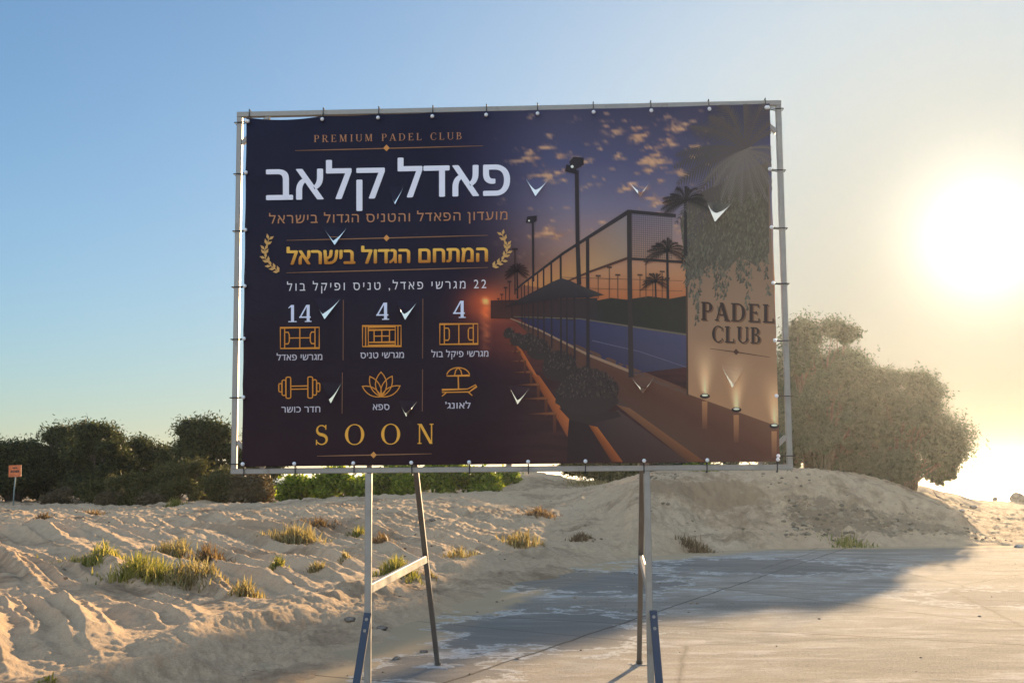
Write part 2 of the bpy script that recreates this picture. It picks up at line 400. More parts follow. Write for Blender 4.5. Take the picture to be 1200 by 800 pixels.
SX, SY, YAW, ROLL = -0.028, 7.8, 0.0466, 0.0078
u_ = Vector((math.cos(YAW), -math.sin(YAW), 0)); n_ = Vector((math.sin(YAW), math.cos(YAW), 0)); v_ = Vector((0, 0, 1))
u2 = u_ * math.cos(ROLL) + v_ * math.sin(ROLL); v3 = v_ * math.cos(ROLL) - u_ * math.sin(ROLL)
BC = Vector((SX, SY, 2.807)); BASE = BC - v3 * 2.807
board = empty("billboard"); board.matrix_world = Matrix(((u2.x, n_.x, v3.x, BASE.x), (u2.y, n_.y, v3.y, BASE.y), (u2.z, n_.z, v3.z, BASE.z), (0, 0, 0, 1)))
tag(board, "large dark printed billboard with white lettering, tied into a steel frame on legs", "billboard")
BINV = board.matrix_world.inverted()
def loc(px, py, y0=0.0):
    """photo measurement -> board's own coordinates on its plane y = y0 (x right, y back, z up)"""
    o = BINV @ Vector((0, 0, CAM_H)); d = BINV.to_3x3() @ ray(px, py)
    t = (y0 - o.y) / d.y; return o + d * t
W2, ZT, ZB, TW = 3.592 / 2, 2.807 + 2.397 / 2, 2.807 - 2.397 / 2, 0.036
def part(mb, name, mat, **k): return mb.build(name, mat, board, **k)
h = TW / 2
for p0, p1 in (((-W2, 0, ZT - h), (W2, 0, ZT - h)), ((-W2, 0, ZB + h), (W2, 0, ZB + h))):
    b = MB(); b.bar(p0, p1, TW, TW); part(b, "frame_rail", STEEL)
for sx in (-1, 1):
    b = MB(); b.bar((sx * (W2 - h), 0, ZB + TW), (sx * (W2 - h), 0, ZT - TW), TW, TW); part(b, "frame_rail", STEEL)
for sx in (-1, 1):
    for zc, sz in ((ZT - TW, -1), (ZB + TW, 1)):
        b = MB(); xi = sx * (W2 - TW)
        b.bar((xi, .002, zc + sz * .175), (xi - sx * .175, .002, zc), .03, .03, up=(0, 1, 0)); part(b, "corner_brace", STEEL)
b = MB(); b.bar((0, .004, ZB + TW), (0, .004, ZT - TW), TW, TW); part(b, "mullion", STEEL)

def zfree(px, py, y0): return loc(px, py, y0)
posts = []
for px in (432.0, 758.0):
    pt = loc(px, 560, 0.0); xb = pt.x; wx = BASE + u2 * xb; zg = H(wx.x, wx.y)
    gz = (BINV @ Vector((wx.x, wx.y, min(0, zg)))).z
    posts.append((xb, gz))
    b = MB(); b.bar((xb, 0, gz - .01), (xb, 0, ZB - .001), .042, .042); part(b, "post", STEEL)
    b = MB(); b.bar((xb, .0385, ZB - .18), (xb, .0385, ZT - .01), .034, .034); part(b, "upright", STEEL)
    b = MB(); b.bar((xb, 0, gz - .004), (xb, 0, gz + .006), .16, .16); part(b, "foot_plate", STEEL)
# rear legs: foot measured on the ground, leaning forward up to the back of the frame
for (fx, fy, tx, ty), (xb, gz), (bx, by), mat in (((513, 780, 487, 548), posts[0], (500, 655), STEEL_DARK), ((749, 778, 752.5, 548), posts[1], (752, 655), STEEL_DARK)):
    r = ray(fx, fy); P = Vector((0, 0, CAM_H)) + r * (-CAM_H / r.z); foot = BINV @ P
    top = loc(tx, ty, foot.y * 0.52)
    d = top - foot; top2 = foot + d * ((foot.y - .05) / (foot.y - top.y))
    b = MB(); b.bar(foot, top2, .040, .040, up=(0, 1, 0)); leg = part(b, "rear_leg", mat)
    b = MB(); b.bar(foot + Vector((0, 0, -.002)), foot + Vector((0, 0, .006)), .13, .13); b.bar(foot + Vector((0, 0, .0)), foot + Vector((0, 0, .035)), .055, .055)
    b.build("foot_plate", STEEL, leg)
    b = MB(); rm = random.Random(int(fx)); k_ = 1.0 if xb < 0 else .6; b.ball((foot.x, foot.y, foot.z - .004), .15 * k_, 22, 10, (1.2, 1.0, .10))
    w_ = [1 + .45 * math.sin(k * 1.7 + fx) * math.sin(k * .6) + rm.uniform(-.12, .12) for k in range(22)]
    b.v = [(foot.x + (x - foot.x) * w_[i % 22], foot.y + (y - foot.y) * w_[i % 22], z + rm.uniform(-.003, .003)) for i, (x, y, z) in enumerate(b.v)]
    b.build("mortar_pad", MORTAR, leg, smooth=True)
    # cross brace from the post back to this leg
    k = None
    for i in range(400):
        q = foot + (top2 - foot) * (i / 400); w = board.matrix_world @ q; rr = w - Vector((0, 0, CAM_H))
        bb = rr.x * 0; up = rr.z * CP - rr.y * SP; fc = rr.y * CP + rr.z * SP
        if 400 - FPX * up / fc <= by: k = q; break
    ps = loc(432 if xb < 0 else 764, 690, 0.02)
    b = MB(); b.bar((xb, .022, ps.z), k + Vector((0, -.0205, 0)), .032, .060); part(b, "cross_brace", STEEL)
# blue splayed struts bolted to the front of the posts
for (xb, gz), (jx, jy, fx, fy) in zip(posts, ((431, 719, 417, 806), (765.5, 716, 773, 806))):
    j = loc(jx, jy, -.034); r = ray(fx, fy)
    f2 = loc(fx, fy, -.034 - .30); dd = f2 - j; foot = j + dd * ((j.z - gz) / (j.z - f2.z))
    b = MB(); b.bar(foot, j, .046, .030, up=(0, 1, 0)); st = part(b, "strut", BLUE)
    b = MB(); b.bar(foot + Vector((0, 0, -.002)), foot + Vector((0, 0, .006)), .14, .14); b.build("foot_plate", STEEL, st)
    for dz in (-.035, -.115):
        q = j + dd.normalized() * -dz; b = MB(); b.tube((q.x, q.y - .015, q.z), (q.x, q.y - .025, q.z), .011, 6); b.build("bolt", STEEL, st)

# ---- the print: a flat printed sheet, drawn as inked areas measured in photo pixels, laid on the banner
INK = 1.12
FRONT = -0.034                                      # plane of the vinyl in front of the frame
TL, TR, BR_, BL = (288.6, 138.2), (902.0, 121.5), (914.0, 540.5), (283.0, 546.5)
def bil(s, t):
    return (TL[0] * (1 - s) * (1 - t) + TR[0] * s * (1 - t) + BR_[0] * s * t + BL[0] * (1 - s) * t,
            TL[1] * (1 - s) * (1 - t) + TR[1] * s * (1 - t) + BR_[1] * s * t + BL[1] * (1 - s) * t)
def relief(x, z):
    return .0030 * math.sin(x * 3.1 + z * 1.3) + .0022 * math.sin(z * 5.3 - x * 1.7 + 1)
FLAPS = [((453.4, 218), (462.8, 239.3), (473, 219), 15), ((378, 265), (392, 287), (406, 267), 24), ((366.6, 348.5), (380.4, 374), (399, 350), 30),
         ((463, 351), (474.6, 374.6), (488.4, 354), 30), ((375.6, 447.5), (387.6, 472.4), (400.5, 448), 26), ((466.5, 468.5), (476, 488), (489, 469.5), 32),
         ((596, 451), (606.5, 473.6), (621, 454), 29), ((616, 209), (627.4, 230), (643, 210), 28), ((736.6, 213), (750.4, 230.7), (763, 211), 27),
         ((828, 236.5), (837.7, 260), (857.3, 238.5), 36), ((740, 442.4), (753.5, 461), (767, 441.5), 29), ((845, 428), (858, 454.4), (872, 431), 27)]
ART = {}
def put(name, layer, poly, cols):
    """convex polygon in photo pixels with one colour or one per corner"""
    if isinstance(cols[0], (int, float)): cols = [cols] * len(poly)
    vs = [(p[0], p[1], c[0], c[1], c[2]) for p, c in zip(poly, cols)]
    ART.setdefault(name, []).append((layer, vs))
def fan(name, layer, poly, col, centre=None, ccol=None):
    """star-shaped polygon"""
    cx = sum(p[0] for p in poly) / len(poly) if centre is None else centre[0]; cy = sum(p[1] for p in poly) / len(poly) if centre is None else centre[1]
    for i in range(len(poly)):
        cs = [ccol or col, col, col] if isinstance(col[0], (int, float)) else [ccol, col[i], col[(i + 1) % len(poly)]]
        put(name, layer, [(cx, cy), poly[i], poly[(i + 1) % len(poly)]], cs)
def ribbon(name, layer, pts, w, col, closed=False):
    n = len(pts); ws = w if isinstance(w, (list, tuple)) else [w] * n; L, R = [], []
    for i, p in enumerate(pts):
        a = pts[(i - 1) % n] if (closed or i) else p; c = pts[(i + 1) % n] if (closed or i < n - 1) else p
        dx, dy = c[0] - a[0], c[1] - a[1]; q = math.hypot(dx, dy) or 1; nx, ny = -dy / q, dx / q
        d1 = (p[0] - a[0], p[1] - a[1]); q1 = math.hypot(*d1) or 1
        k = 1.0
        if closed or 0 < i < n - 1:
            k = 1 / max(.5, abs((-d1[1] / q1) * nx + (d1[0] / q1) * ny))
        L.append((p[0] + nx * ws[i] / 2 * k, p[1] + ny * ws[i] / 2 * k)); R.append((p[0] - nx * ws[i] / 2 * k, p[1] - ny * ws[i] / 2 * k))
    cols = col if not isinstance(col[0], (int, float)) else [col] * n
    for i in range(n if closed else n - 1):
        j = (i + 1) % n; put(name, layer, [L[i], L[j], R[j], R[i]], [cols[i], cols[j], cols[j], cols[i]])
def slope(y): return -0.0204 + (y - 130) / 420 * 0.0128

# --- type
def text_tris(body, bold=0.0, space=1.0):
    """outlines of the type, filled here (even-odd) so that every letter closes properly"""
    from mathutils.geometry import tessellate_polygon
    c = bpy.data.curves.new("type", 'FONT'); c.body = body; c.space_character = space
    o = bpy.data.objects.new("type", c); COL.objects.link(o); bpy.context.view_layer.update()
    loops = []
    cv = o.to_curve(bpy.context.evaluated_depsgraph_get())
    if cv:
        for sp in cv.splines:
            pts = []
            if sp.type == 'BEZIER':
                n = len(sp.bezier_points)
                from mathutils.geometry import interpolate_bezier
                for i in range(n):
                    a, b_ = sp.bezier_points[i], sp.bezier_points[(i + 1) % n]
                    straight = abs((a.handle_right - a.co).cross(b_.co - a.co).z) + abs((b_.handle_left - b_.co).cross(b_.co - a.co).z) < 1e-6
                    seg = [a.co, b_.co] if straight else interpolate_bezier(a.co, a.handle_right, b_.handle_left, b_.co, 6)
                    pts += [(p.x, p.y) for p in seg[:-1]]
            else: pts = [(p.co.x, p.co.y) for p in sp.points]
            q = [p for k, p in enumerate(pts) if math.hypot(p[0] - pts[k - 1][0], p[1] - pts[k - 1][1]) > 1e-5]
            if len(q) >= 3: loops.append(q)
        o.to_curve_clear()
    bpy.data.objects.remove(o); bpy.data.curves.remove(c)
    def inside(p, L):
        r = False
        for k in range(len(L)):
            (x1, y1), (x2, y2) = L[k - 1], L[k]
            if (y1 > p[1]) != (y2 > p[1]) and p[0] < (x2 - x1) * (p[1] - y1) / (y2 - y1) + x1: r = not r
        return r
    vs, ts = [], []
    depth = [sum(inside(L[0], M) for M in loops if M is not L) for L in loops]
    for L, d in zip(loops, depth):
        if d % 2: continue
        grp = [L] + [M for M, e in zip(loops, depth) if e == d + 1 and inside(M[0], L)]
        n = len(vs); flat = [p for g in grp for p in g]; vs += flat
        ts += [tuple(n + k for k in t) for t in tessellate_polygon([[Vector((x, y, 0)) for x, y in g] for g in grp])]
    return vs, ts
_ref = {}
def visual(s):
    """right-to-left line -> left-to-right glyph order, numbers kept"""
    out, num = [], ""
    for ch in s[::-1]:
        if ch.isdigit(): num = ch + num
        else:
            if num: out.append(num); num = ""
            out.append(ch)
    return "".join(out) + num
def hebrew(name, s, x0, x1, base, cap, col, bold=0.0, space=1.0, sl=None, col2=None):
    if 'h' not in _ref:
        v, _ = text_tris("ה"); _ref['h'] = max(p[1] for p in v)
    vs, ts = text_tris(visual(s), 0.0, space); lo, hi = min(p[0] for p in vs), max(p[0] for p in vs)
    sl = slope(base) if sl is None else sl
    def T(p):
        X = x0 + (p[0] - lo) / (hi - lo) * (x1 - x0); return (X, base + (X - x0) * sl - p[1] / _ref['h'] * cap)
    def C(p):
        k = min(1, max(0, p[1] / _ref['h'])); return tuple(a + (b - a) * k for a, b in zip(col, col2 or col))
    e = bold * cap / _ref['h']; x0 += e; x1 -= e
    for k, (ex, ey) in enumerate([(0, 0)] if e < .12 else [(-e, 0), (e, 0), (0, e * .6), (0, -e * .6)]):      # heavier face: struck again with a tiny shift
        for t in ts: put(name, 9 + k * .4, [(T(vs[i])[0] + ex, T(vs[i])[1] + ey) for i in t], [C(vs[i]) for i in t])

def serif(ch, T, t):
    P = []
    def rect(x0, y0, x1, y1): P.append([(x0, y0), (x1, y0), (x1, y1), (x0, y1)])
    def quad(a, b, w): P.append([(a[0] - w / 2, a[1]), (a[0] + w / 2, a[1]), (b[0] + w / 2, b[1]), (b[0] - w / 2, b[1])])
    def stem(x, w, top=True, bot=True, y0=0, y1=1, s=.07):
        rect(x - w / 2, y0, x + w / 2, y1)
        if top: rect(x - w / 2 - s, y1 - t, x + w / 2 + s, y1)
        if bot: rect(x - w / 2 - s, y0, x + w / 2 + s, y0 + t)
    def arc(cx, cy, rx, ry, a0, a1, Tt=T, n=18, flip=False):
        prev = None
        for i in range(n + 1):
            a = rad(a0 + (a1 - a0) * i / n); k = abs(math.cos(a)); w = t + (Tt - t) * k
            o = (cx + rx * math.cos(a), cy + ry * math.sin(a)); q = (cx + (rx - w) * math.cos(a), cy + (ry - t * .9) * math.sin(a))
            if prev: P.append([prev[0], o, q, prev[1]])
            prev = (o, q)
    l = .10 + T / 2
    if ch == 'I': stem(l + .02, T); w = 2 * l + .04
    elif ch in 'PR':
        stem(l, T); rect(l, 1 - t, l + .22, 1); rect(l, .46, l + .22, .46 + t); arc(l + .2, .73, .30, .27, -90, 90); w = l + .54
        if ch == 'R': P.append([(l + .16, .47), (l + .16 + T, .47), (l + .60, 0), (l + .60 - T * 1.1, 0)]); rect(l + .36, 0, l + .68, t); w = l + .66
    elif ch == 'E':
        stem(l, T); rect(l, 1 - t, l + .46, 1); rect(l, 0, l + .50, t); rect(l, .49, l + .34, .49 + t)
        rect(l + .46 - t, .80, l + .46, 1); rect(l + .50 - t, 0, l + .50, .22); rect(l + .34 - t, .42, l + .34, .60); w = l + .56
    elif ch == 'L': stem(l, T); rect(l, 0, l + .48, t); rect(l + .48 - t, 0, l + .48, .24); w = l + .53
    elif ch == 'M': stem(.16, t * 1.2, True, True); quad((.20, 1), (.50, .04), T); quad((.50, .04), (.80, 1), t * 1.2); stem(.84, T); w = 1.0 + T / 2
    elif ch == 'N': stem(.16, t * 1.2); quad((.19, 1), (.74, 0), T); stem(.76, t * 1.2, True, False); w = .92
    elif ch == 'U': stem(l, T, True, False, .3, 1); stem(.72, t * 1.2, True, False, .3, 1); arc(.41 + T / 4, .32, .31 + T / 4, .33, 180, 360, T * .8); w = .84
    elif ch == 'D': stem(l, T); rect(l, 1 - t, l + .22, 1); rect(l, 0, l + .22, t); arc(l + .20, .5, .46, .5, -90, 90); w = l + .72
    elif ch == 'C': arc(.46, .5, .42, .52, 52, 308); rect(.70, .70, .70 + t, .94); rect(.70, .10, .70 + t, .26); w = .80
    elif ch == 'B':
        stem(l, T); arc(l + .16, .76, .28, .24, -90, 90); arc(l + .18, .27, .34, .27, -90, 90)
        for y in (0, .51, 1 - t): rect(l, y, l + .2, y + t)
        w = l + .58
    elif ch == 'A': quad((.10, 0), (.40, 1), t * 1.2); quad((.72, 0), (.40, 1), T * 1.1); rect(.20, .30, .62, .30 + t); rect(.0, 0, .22, t); rect(.56, 0, .90, t); w = .84
    elif ch == 'O': arc(.48, .5, .46, .52, 0, 360, T, 36); w = .96
    elif ch == 'S':
        pts = [(.27 + .20 * math.cos(rad(a)), .745 + .225 * math.sin(rad(a))) for a in range(35, 265, 14)] + [(.28 + .23 * math.cos(rad(a)), .265 + .24 * math.sin(rad(a))) for a in range(84, -160, -14)]
        n = len(pts)
        for i in range(n - 1):
            a, b_ = pts[i], pts[i + 1]; q = math.hypot(b_[0] - a[0], b_[1] - a[1]); nx, ny = -(b_[1] - a[1]) / q, (b_[0] - a[0]) / q
            def ww(k): return (t + (T - t) * math.exp(-((k / n - .5) / .2) ** 2)) / 2 * 1.05
            P.append([(a[0] + nx * ww(i), a[1] + ny * ww(i)), (b_[0] + nx * ww(i + 1), b_[1] + ny * ww(i + 1)), (b_[0] - nx * ww(i + 1), b_[1] - ny * ww(i + 1)), (a[0] - nx * ww(i), a[1] - ny * ww(i))])
        rect(.44, .76, .44 + t, 1.0); rect(.02, 0, .02 + t, .26); w = .58
    elif ch == '4': quad((.05, .27), (.42, 1), t * 1.5); rect(.0, .24, .62, .24 + t * 1.5); rect(.40, 0, .40 + T, 1); rect(.30, 0, .40 + T + .1, t); w = .66
    elif ch == '1': rect(.18, 0, .18 + T, 1); P.append([(.18, 1), (.18, .88), (.04, .80), (.04, .84)]); rect(.04, 0, .18 + T + .14, t); w = .50
    else: w = .42
    return P, w
def latin(name, s, x0, x1, base, cap, col, T=.13, t=.05, gap=.12, sl=None, dx=0, dy=0, layer=9):
    gl, x = [], 0
    for ch in s:
        P, w = serif(ch, T, t); gl.append((x, P)); x += w + gap
    tot = x - gap; sl = slope(base) if sl is None else sl
    for gx, P in gl:
        for q in P:
            pts = []
            for p in q:
                X = x0 + (gx + p[0]) / tot * (x1 - x0); pts.append((X + dx, base + (X - x0) * sl - p[1] * cap + dy))
            put(name, layer, pts, col)

WH = srgb(222, 220, 226); COPPER = srgb(176, 122, 84); GOLD = srgb(226, 160, 62); GOLD2 = srgb(176, 108, 34); LINE = srgb(140, 98, 66)
hebrew("headline_lettering", "קלאב", 312, 451, 234.4, 35, WH, .013); hebrew("headline_lettering", "פאדל", 466, 597.8, 231.2, 35.6, WH, .013)
latin("small_lettering", "PREMIUM PADEL CLUB", 368, 541.5, 167, 8.2, COPPER, gap=.34)
hebrew("small_lettering", "מועדון הפאדל והטניס הגדול בישראל", 315.4, 594.8, 262.2, 9.6, COPPER, .006, 1.12)
hebrew("gold_lettering", "המתחם הגדול בישראל", 336, 572, 310.0, 15.8, GOLD2, .028, 1.0, col2=srgb(240, 178, 76))
hebrew("small_lettering", "22 מגרשי פאדל, טניס ופיקל בול", 336.6, 570, 341.0, 8.6, srgb(214, 206, 206), .006, 1.35)
for s, x0, x1, bs in (("14", 337.5, 365.4, 377.6), ("4", 441, 456, 374.8), ("4", 531, 545.6, 372.6)): latin("number_lettering", s, x0, x1, bs, 20, srgb(206, 208, 222), .16, .055, .12)
LB = srgb(190, 180, 184)
for s, x0, x1, bs in (("מגרשי פאדל", 324.6, 378, 422.3), ("מגרשי טניס", 422.4, 473.4, 419.8), ("מגרשי פיקל בול", 505.5, 572.4, 418.4), ("חדר כושר", 330, 375.6, 483.2), ("ספא", 437, 456.5, 480.2), ("לאונג'", 522, 551.5, 478.6)):
    hebrew("caption_lettering", s, x0, x1, bs, 6.6, LB, .012, 1.05)
for ch, x0, x1 in (("S", 370, 385), ("O", 404, 427.6), ("O", 446.4, 469.6), ("N", 488, 509.6)):
    latin("gold_lettering", ch, x0, x1, 521.2 + (x0 - 370) * -.011, 23.5, srgb(222, 158, 58), .15, .05, sl=-.01)
ICON = [""]
def icon(kind): ICON[0] = kind + "#%d" % len(ART)
def rule(x0, y0, x1, y1, dia=None):
    icon("ruled_line"); ribbon(ICON[0], 8, [(x0, y0), ((x0 * 3 + x1) / 4, (y0 * 3 + y1) / 4), ((x0 + 3 * x1) / 4, (y0 + 3 * y1) / 4), (x1, y1)], [.5, 1.2, 1.2, .5], LINE)
    if dia: put(ICON[0], 9, [(dia[0] - 3.7, dia[1]), (dia[0], dia[1] - 3.9), (dia[0] + 3.7, dia[1]), (dia[0], dia[1] + 3.9)], srgb(200, 136, 70))
rule(346, 176.8, 566, 171.3, (453, 173.6)); rule(336, 281.8, 572, 276, (453, 279)); rule(336, 319.8, 572, 313.6); rule(372, 534.2, 506, 531.4, (438, 532.8))
for x, y0, y1 in ((402.6, 351.5, 422), (401.4, 436.4, 484.4), (495.6, 350, 420), (495.3, 432.5, 482)): icon("ruled_line"); ribbon(ICON[0], 8, [(x, y0), (x - .4, y1)], 1.0, srgb(112, 78, 58))
IC = srgb(206, 132, 48)
def ol(pts, closed=True, w=1.25): ribbon(ICON[0], 9, pts, w, IC, closed)
def court(x0, y0, x1, y1, kind):
    icon("court_icon")
    k = slope((y0 + y1) / 2)
    def q(a, b): X = x0 + a * (x1 - x0); return (X, y0 + b * (y1 - y0) + (X - x0) * k)
    def rc(a, b, c, d): ol([q(a, b), q(c, b), q(c, d), q(a, d)])
    rc(0, 0, 1, 1)
    if kind == 0:
        for s in (0, 1):
            e = (lambda a: a if not s else 1 - a)
            ol([q(e(.11), 0), q(e(.11), 1)], False); ol([q(e(.11), .22), q(e(.20), .22), q(e(.23), .34), q(e(.23), .66), q(e(.20), .78), q(e(.11), .78)], False)
        ol([q(.5, 0), q(.5, 1)], False); ol([q(.23, .5), q(.77, .5)], False)
    elif kind == 1:
        rc(.15, .06, .85, .94); rc(.15, .2, .85, .8); ol([q(.3, .2), q(.3, .8)], False); ol([q(.7, .2), q(.7, .8)], False); ol([q(.3, .5), q(.7, .5)], False); ol([q(.5, .2), q(.5, .8)], False); ol([q(.08, 0), q(.08, 1)], False); ol([q(.92, 0), q(.92, 1)], False)
    else:
        ol([q(.5, 0), q(.5, 1)], False); ol([q(.12, 0), q(.12, 1)], False); ol([q(.88, 0), q(.88, 1)], False)
        for s in (0, 1):
            e = (lambda a: a if not s else 1 - a)
            ol([q(e(.12), .2), q(e(.22), .2), q(e(.25), .3), q(e(.25), .7), q(e(.22), .8), q(e(.12), .8)], False)
court(329, 384.2, 374.4, 408.4, 0); court(425, 382, 470, 406, 1); court(515.4, 379.8, 560, 403.4, 2)
def rrect(x0, y0, x1, y1, r):
    pts = []
    for cx, cy, a in ((x1 - r, y0 + r, -90), (x1 - r, y1 - r, 0), (x0 + r, y1 - r, 90), (x0 + r, y0 + r, 180)):
        pts += [(cx + r * math.cos(rad(a + k)), cy + r * math.sin(rad(a + k))) for k in (0, 30, 60, 90)]
    return pts
icon("dumbbell_icon")
for x0, x1, hh_ in ((327, 330.5, 5), (330.8, 335.2, 9), (335.4, 341, 12.4), (361, 366.6, 12.4), (366.8, 371.2, 9), (371.4, 375, 5)): ol(rrect(x0, 454 - hh_ - (x0 - 350) * .012, x1, 454 + hh_ - (x0 - 350) * .012, 1.7))
ol([(341, 452.4), (361, 452)], False); ol([(341, 456), (361, 455.6)], False)
def petal(bx, by, tx, ty, w):
    mx, my = bx + (tx - bx) * .5, by + (ty - by) * .5; q = math.hypot(tx - bx, ty - by); nx, ny = -(ty - by) / q * w, (tx - bx) / q * w
    pts = []
    for s in (1, -1):
        for i in range(8):
            k = i / 8 if s == 1 else 1 - i / 8; f = math.sin(math.pi * k) ** .8
            pts.append((bx + (tx - bx) * k + nx * f * s, by + (ty - by) * k + ny * f * s))
    ol(pts, True, 1.15)
icon("lotus_icon")
for tx, ty, w in ((446.5, 435.8, 6.6), (433.5, 441, 5.2), (459.5, 440.6, 5.2), (424.8, 452.5, 4.6), (468.8, 452, 4.6)): petal(446.7, 464.6, tx, ty, w)
icon("parasol_icon")
ol([(523.5, 440.4)] + [(537 - 13.5 * math.cos(rad(a)), 440.2 - 9.6 * math.sin(rad(a))) for a in range(15, 166, 15)] + [(550.5, 439.8)], True)
ol([(532.5, 440.2), (534, 434), (537, 430.6), (540, 434), (541.5, 440)], False); ol([(537, 440), (537.4, 456)], False, 1.5)
ol([(518, 456.6), (548, 455.6), (557.6, 450.6), (558.6, 452.6), (550, 459), (518, 459.6)]); ol([(523, 460), (518, 464)], False); ol([(549, 459.4), (553.5, 463.4)], False)
LF = srgb(196, 150, 88)
for side, pts in ((1, [(327.5, 318.5), (318, 312), (311.5, 303), (310.5, 293), (315, 281)]), (-1, [(577.5, 313), (588, 306), (594, 297), (594.5, 288), (589, 276)])):
    icon("laurel_branch"); ribbon(ICON[0], 8, pts, .9, LF)
    for i in range(9):
        k = i / 8 * 3.99; a = int(k); f = k - a; x, y = pts[a][0] + (pts[a + 1][0] - pts[a][0]) * f, pts[a][1] + (pts[a + 1][1] - pts[a][1]) * f
        dx, dy = pts[a + 1][0] - pts[a][0], pts[a + 1][1] - pts[a][1]; th = math.atan2(dy, dx)
        for s in (.62, -.62):
            e = (x + 7.6 * math.cos(th + s), y + 7.6 * math.sin(th + s)); nx, ny = -math.sin(th + s) * 1.7, math.cos(th + s) * 1.7; m_ = ((x + e[0]) / 2, (y + e[1]) / 2)
            put(ICON[0], 9, [(x, y), (m_[0] + nx, m_[1] + ny), e, (m_[0] - nx, m_[1] - ny)], LF)

# --- printed view of the courts
DK = srgb(54, 46, 45); DK2 = srgb(50, 42, 40)
S = "printed_courts"
# hedge band and tree line under the horizon
put(S, 1, [(575, 352), (700, 349), (700, 376), (575, 373)], [srgb(70, 40, 34), DK, DK, srgb(70, 40, 30)])
pts = [(700, 352), (716, 349), (734, 351), (760, 347), (785, 350), (806, 346), (806, 392), (700, 378)]
fan(S, 1, pts, srgb(48, 46, 38))
# blue court
put(S, 1, [(606, 372), (680, 373), (804.5, 391), (804.5, 430), (740, 438), (689, 416), (635, 390)], [srgb(46, 42, 66), srgb(54, 52, 84), srgb(72, 70, 94), srgb(70, 66, 82), srgb(56, 52, 72), srgb(50, 46, 76), srgb(46, 42, 72)])
ribbon(S, 2, [(602, 371), (680, 373.5), (750, 384), (804, 392)], [.8, 1.4, 2, 2.2], srgb(98, 88, 70)); ribbon(S, 2, [(694, 399), (750, 412), (804, 430)], .9, srgb(92, 88, 104))
# paths, kerbs and planters
put(S, 1, [(600, 373), (640, 392), (740, 438), (804, 462), (914, 500), (914, 541), (826, 541), (728, 478), (640, 410)], [srgb(84, 56, 44), srgb(100, 74, 60), srgb(92, 72, 66), srgb(96, 74, 62), srgb(112, 74, 54), srgb(92, 56, 42), srgb(84, 58, 46), srgb(74, 60, 58), srgb(74, 54, 48)])
ribbon(S, 2, [(598, 373), (633, 387), (690, 416), (738, 435)], [1, 2, 3, 3.4], srgb(142, 112, 86))
put(S, 2, [(722, 474), (738, 478), (826, 541), (806, 541)], [srgb(110, 74, 50), srgb(124, 84, 56), srgb(120, 74, 44), srgb(84, 52, 36)])
put(S, 2, [(690, 497), (724, 480), (806, 541), (728, 541)], [srgb(62, 46, 44), srgb(76, 58, 54), srgb(74, 52, 44), srgb(60, 40, 34)])
put(S, 3, [(690, 498), (700, 500), (730, 541), (717, 541)], [srgb(122, 66, 34), srgb(170, 96, 48), srgb(150, 80, 42), srgb(96, 52, 32)])
put(S, 2, [(667, 488), (690, 490), (718, 541), (664, 541)], [srgb(52, 38, 34), srgb(52, 38, 34), srgb(56, 38, 34), srgb(48, 32, 30)])
put(S, 3, [(622, 437), (632, 440), (667, 490), (665, 512)], [srgb(120, 62, 32), srgb(158, 84, 42), srgb(176, 96, 50), srgb(128, 70, 42)])
put(S, 3, [(596, 390), (601, 392), (630, 441), (622, 437)], [srgb(150, 72, 34), srgb(160, 80, 36), srgb(176, 96, 48), srgb(120, 62, 34)])
rr_ = random.Random(5)
for i in range(9):
    k = i / 8; x, y = 598 + 52 * k ** 1.6, 392 + 92 * k ** 1.6; wd = 4 + 18 * k
    put(S, 4, [(x - wd * 1.6, y + 1), (x, y - .8 - k), (x + 1.5, y + .5), (x, y + 1.5 + k)], [srgb(60, 36, 30), srgb(112, 66, 40), srgb(140, 82, 46), srgb(84, 48, 36)])
    put(S, 4, [(x - 1 - k, y), (x + 1 + k, y), (x + .8 + k, y + 8 + 16 * k), (x - .8 - k, y + 8 + 16 * k)], [srgb(98, 58, 38)] * 2 + [srgb(74, 40, 32)] * 2)
def hedge(cx, cy, rx, ry, col, n):
    pts = []
    for i in range(40):
        a = 2 * math.pi * i / 40; j = 1 + rr_.uniform(-.07, .07); s = math.sin(a); pts.append((cx + rx * math.cos(a) * j, cy - (ry * s * j if s > 0 else ry * .55 * s)))
    fan(S, 5, pts, col)
    for i in range(n):
        a, q = rr_.uniform(0, math.pi), math.sqrt(rr_.random()); x, y = cx + rx * .98 * q * math.cos(a), cy - ry * .98 * q * math.sin(a); L = rr_.uniform(2, 5); th = rr_.uniform(.6, 2.5)
        f = rr_.uniform(.5, 2.3); c = tuple(min(1, k * f) for k in col)
        put(S, 6, [(x, y), (x + L * math.cos(th) + .8, y - L * math.sin(th)), (x + 1.6, y + .5)], c)
for cx, cy, rx, ry, n in ((596, 392, 6, 8, 12), (607, 400, 9, 10, 18), (620, 404, 13, 13, 30), (632, 413, 14, 16, 40), (656, 434, 20, 24, 80), (688, 466, 37, 36, 260)):
    hedge(cx, cy, rx, ry, srgb(60, 48, 42), n)
put(S, 4, [(655, 478), (724, 482), (728, 488), (690, 497), (668, 492)], srgb(58, 45, 40))
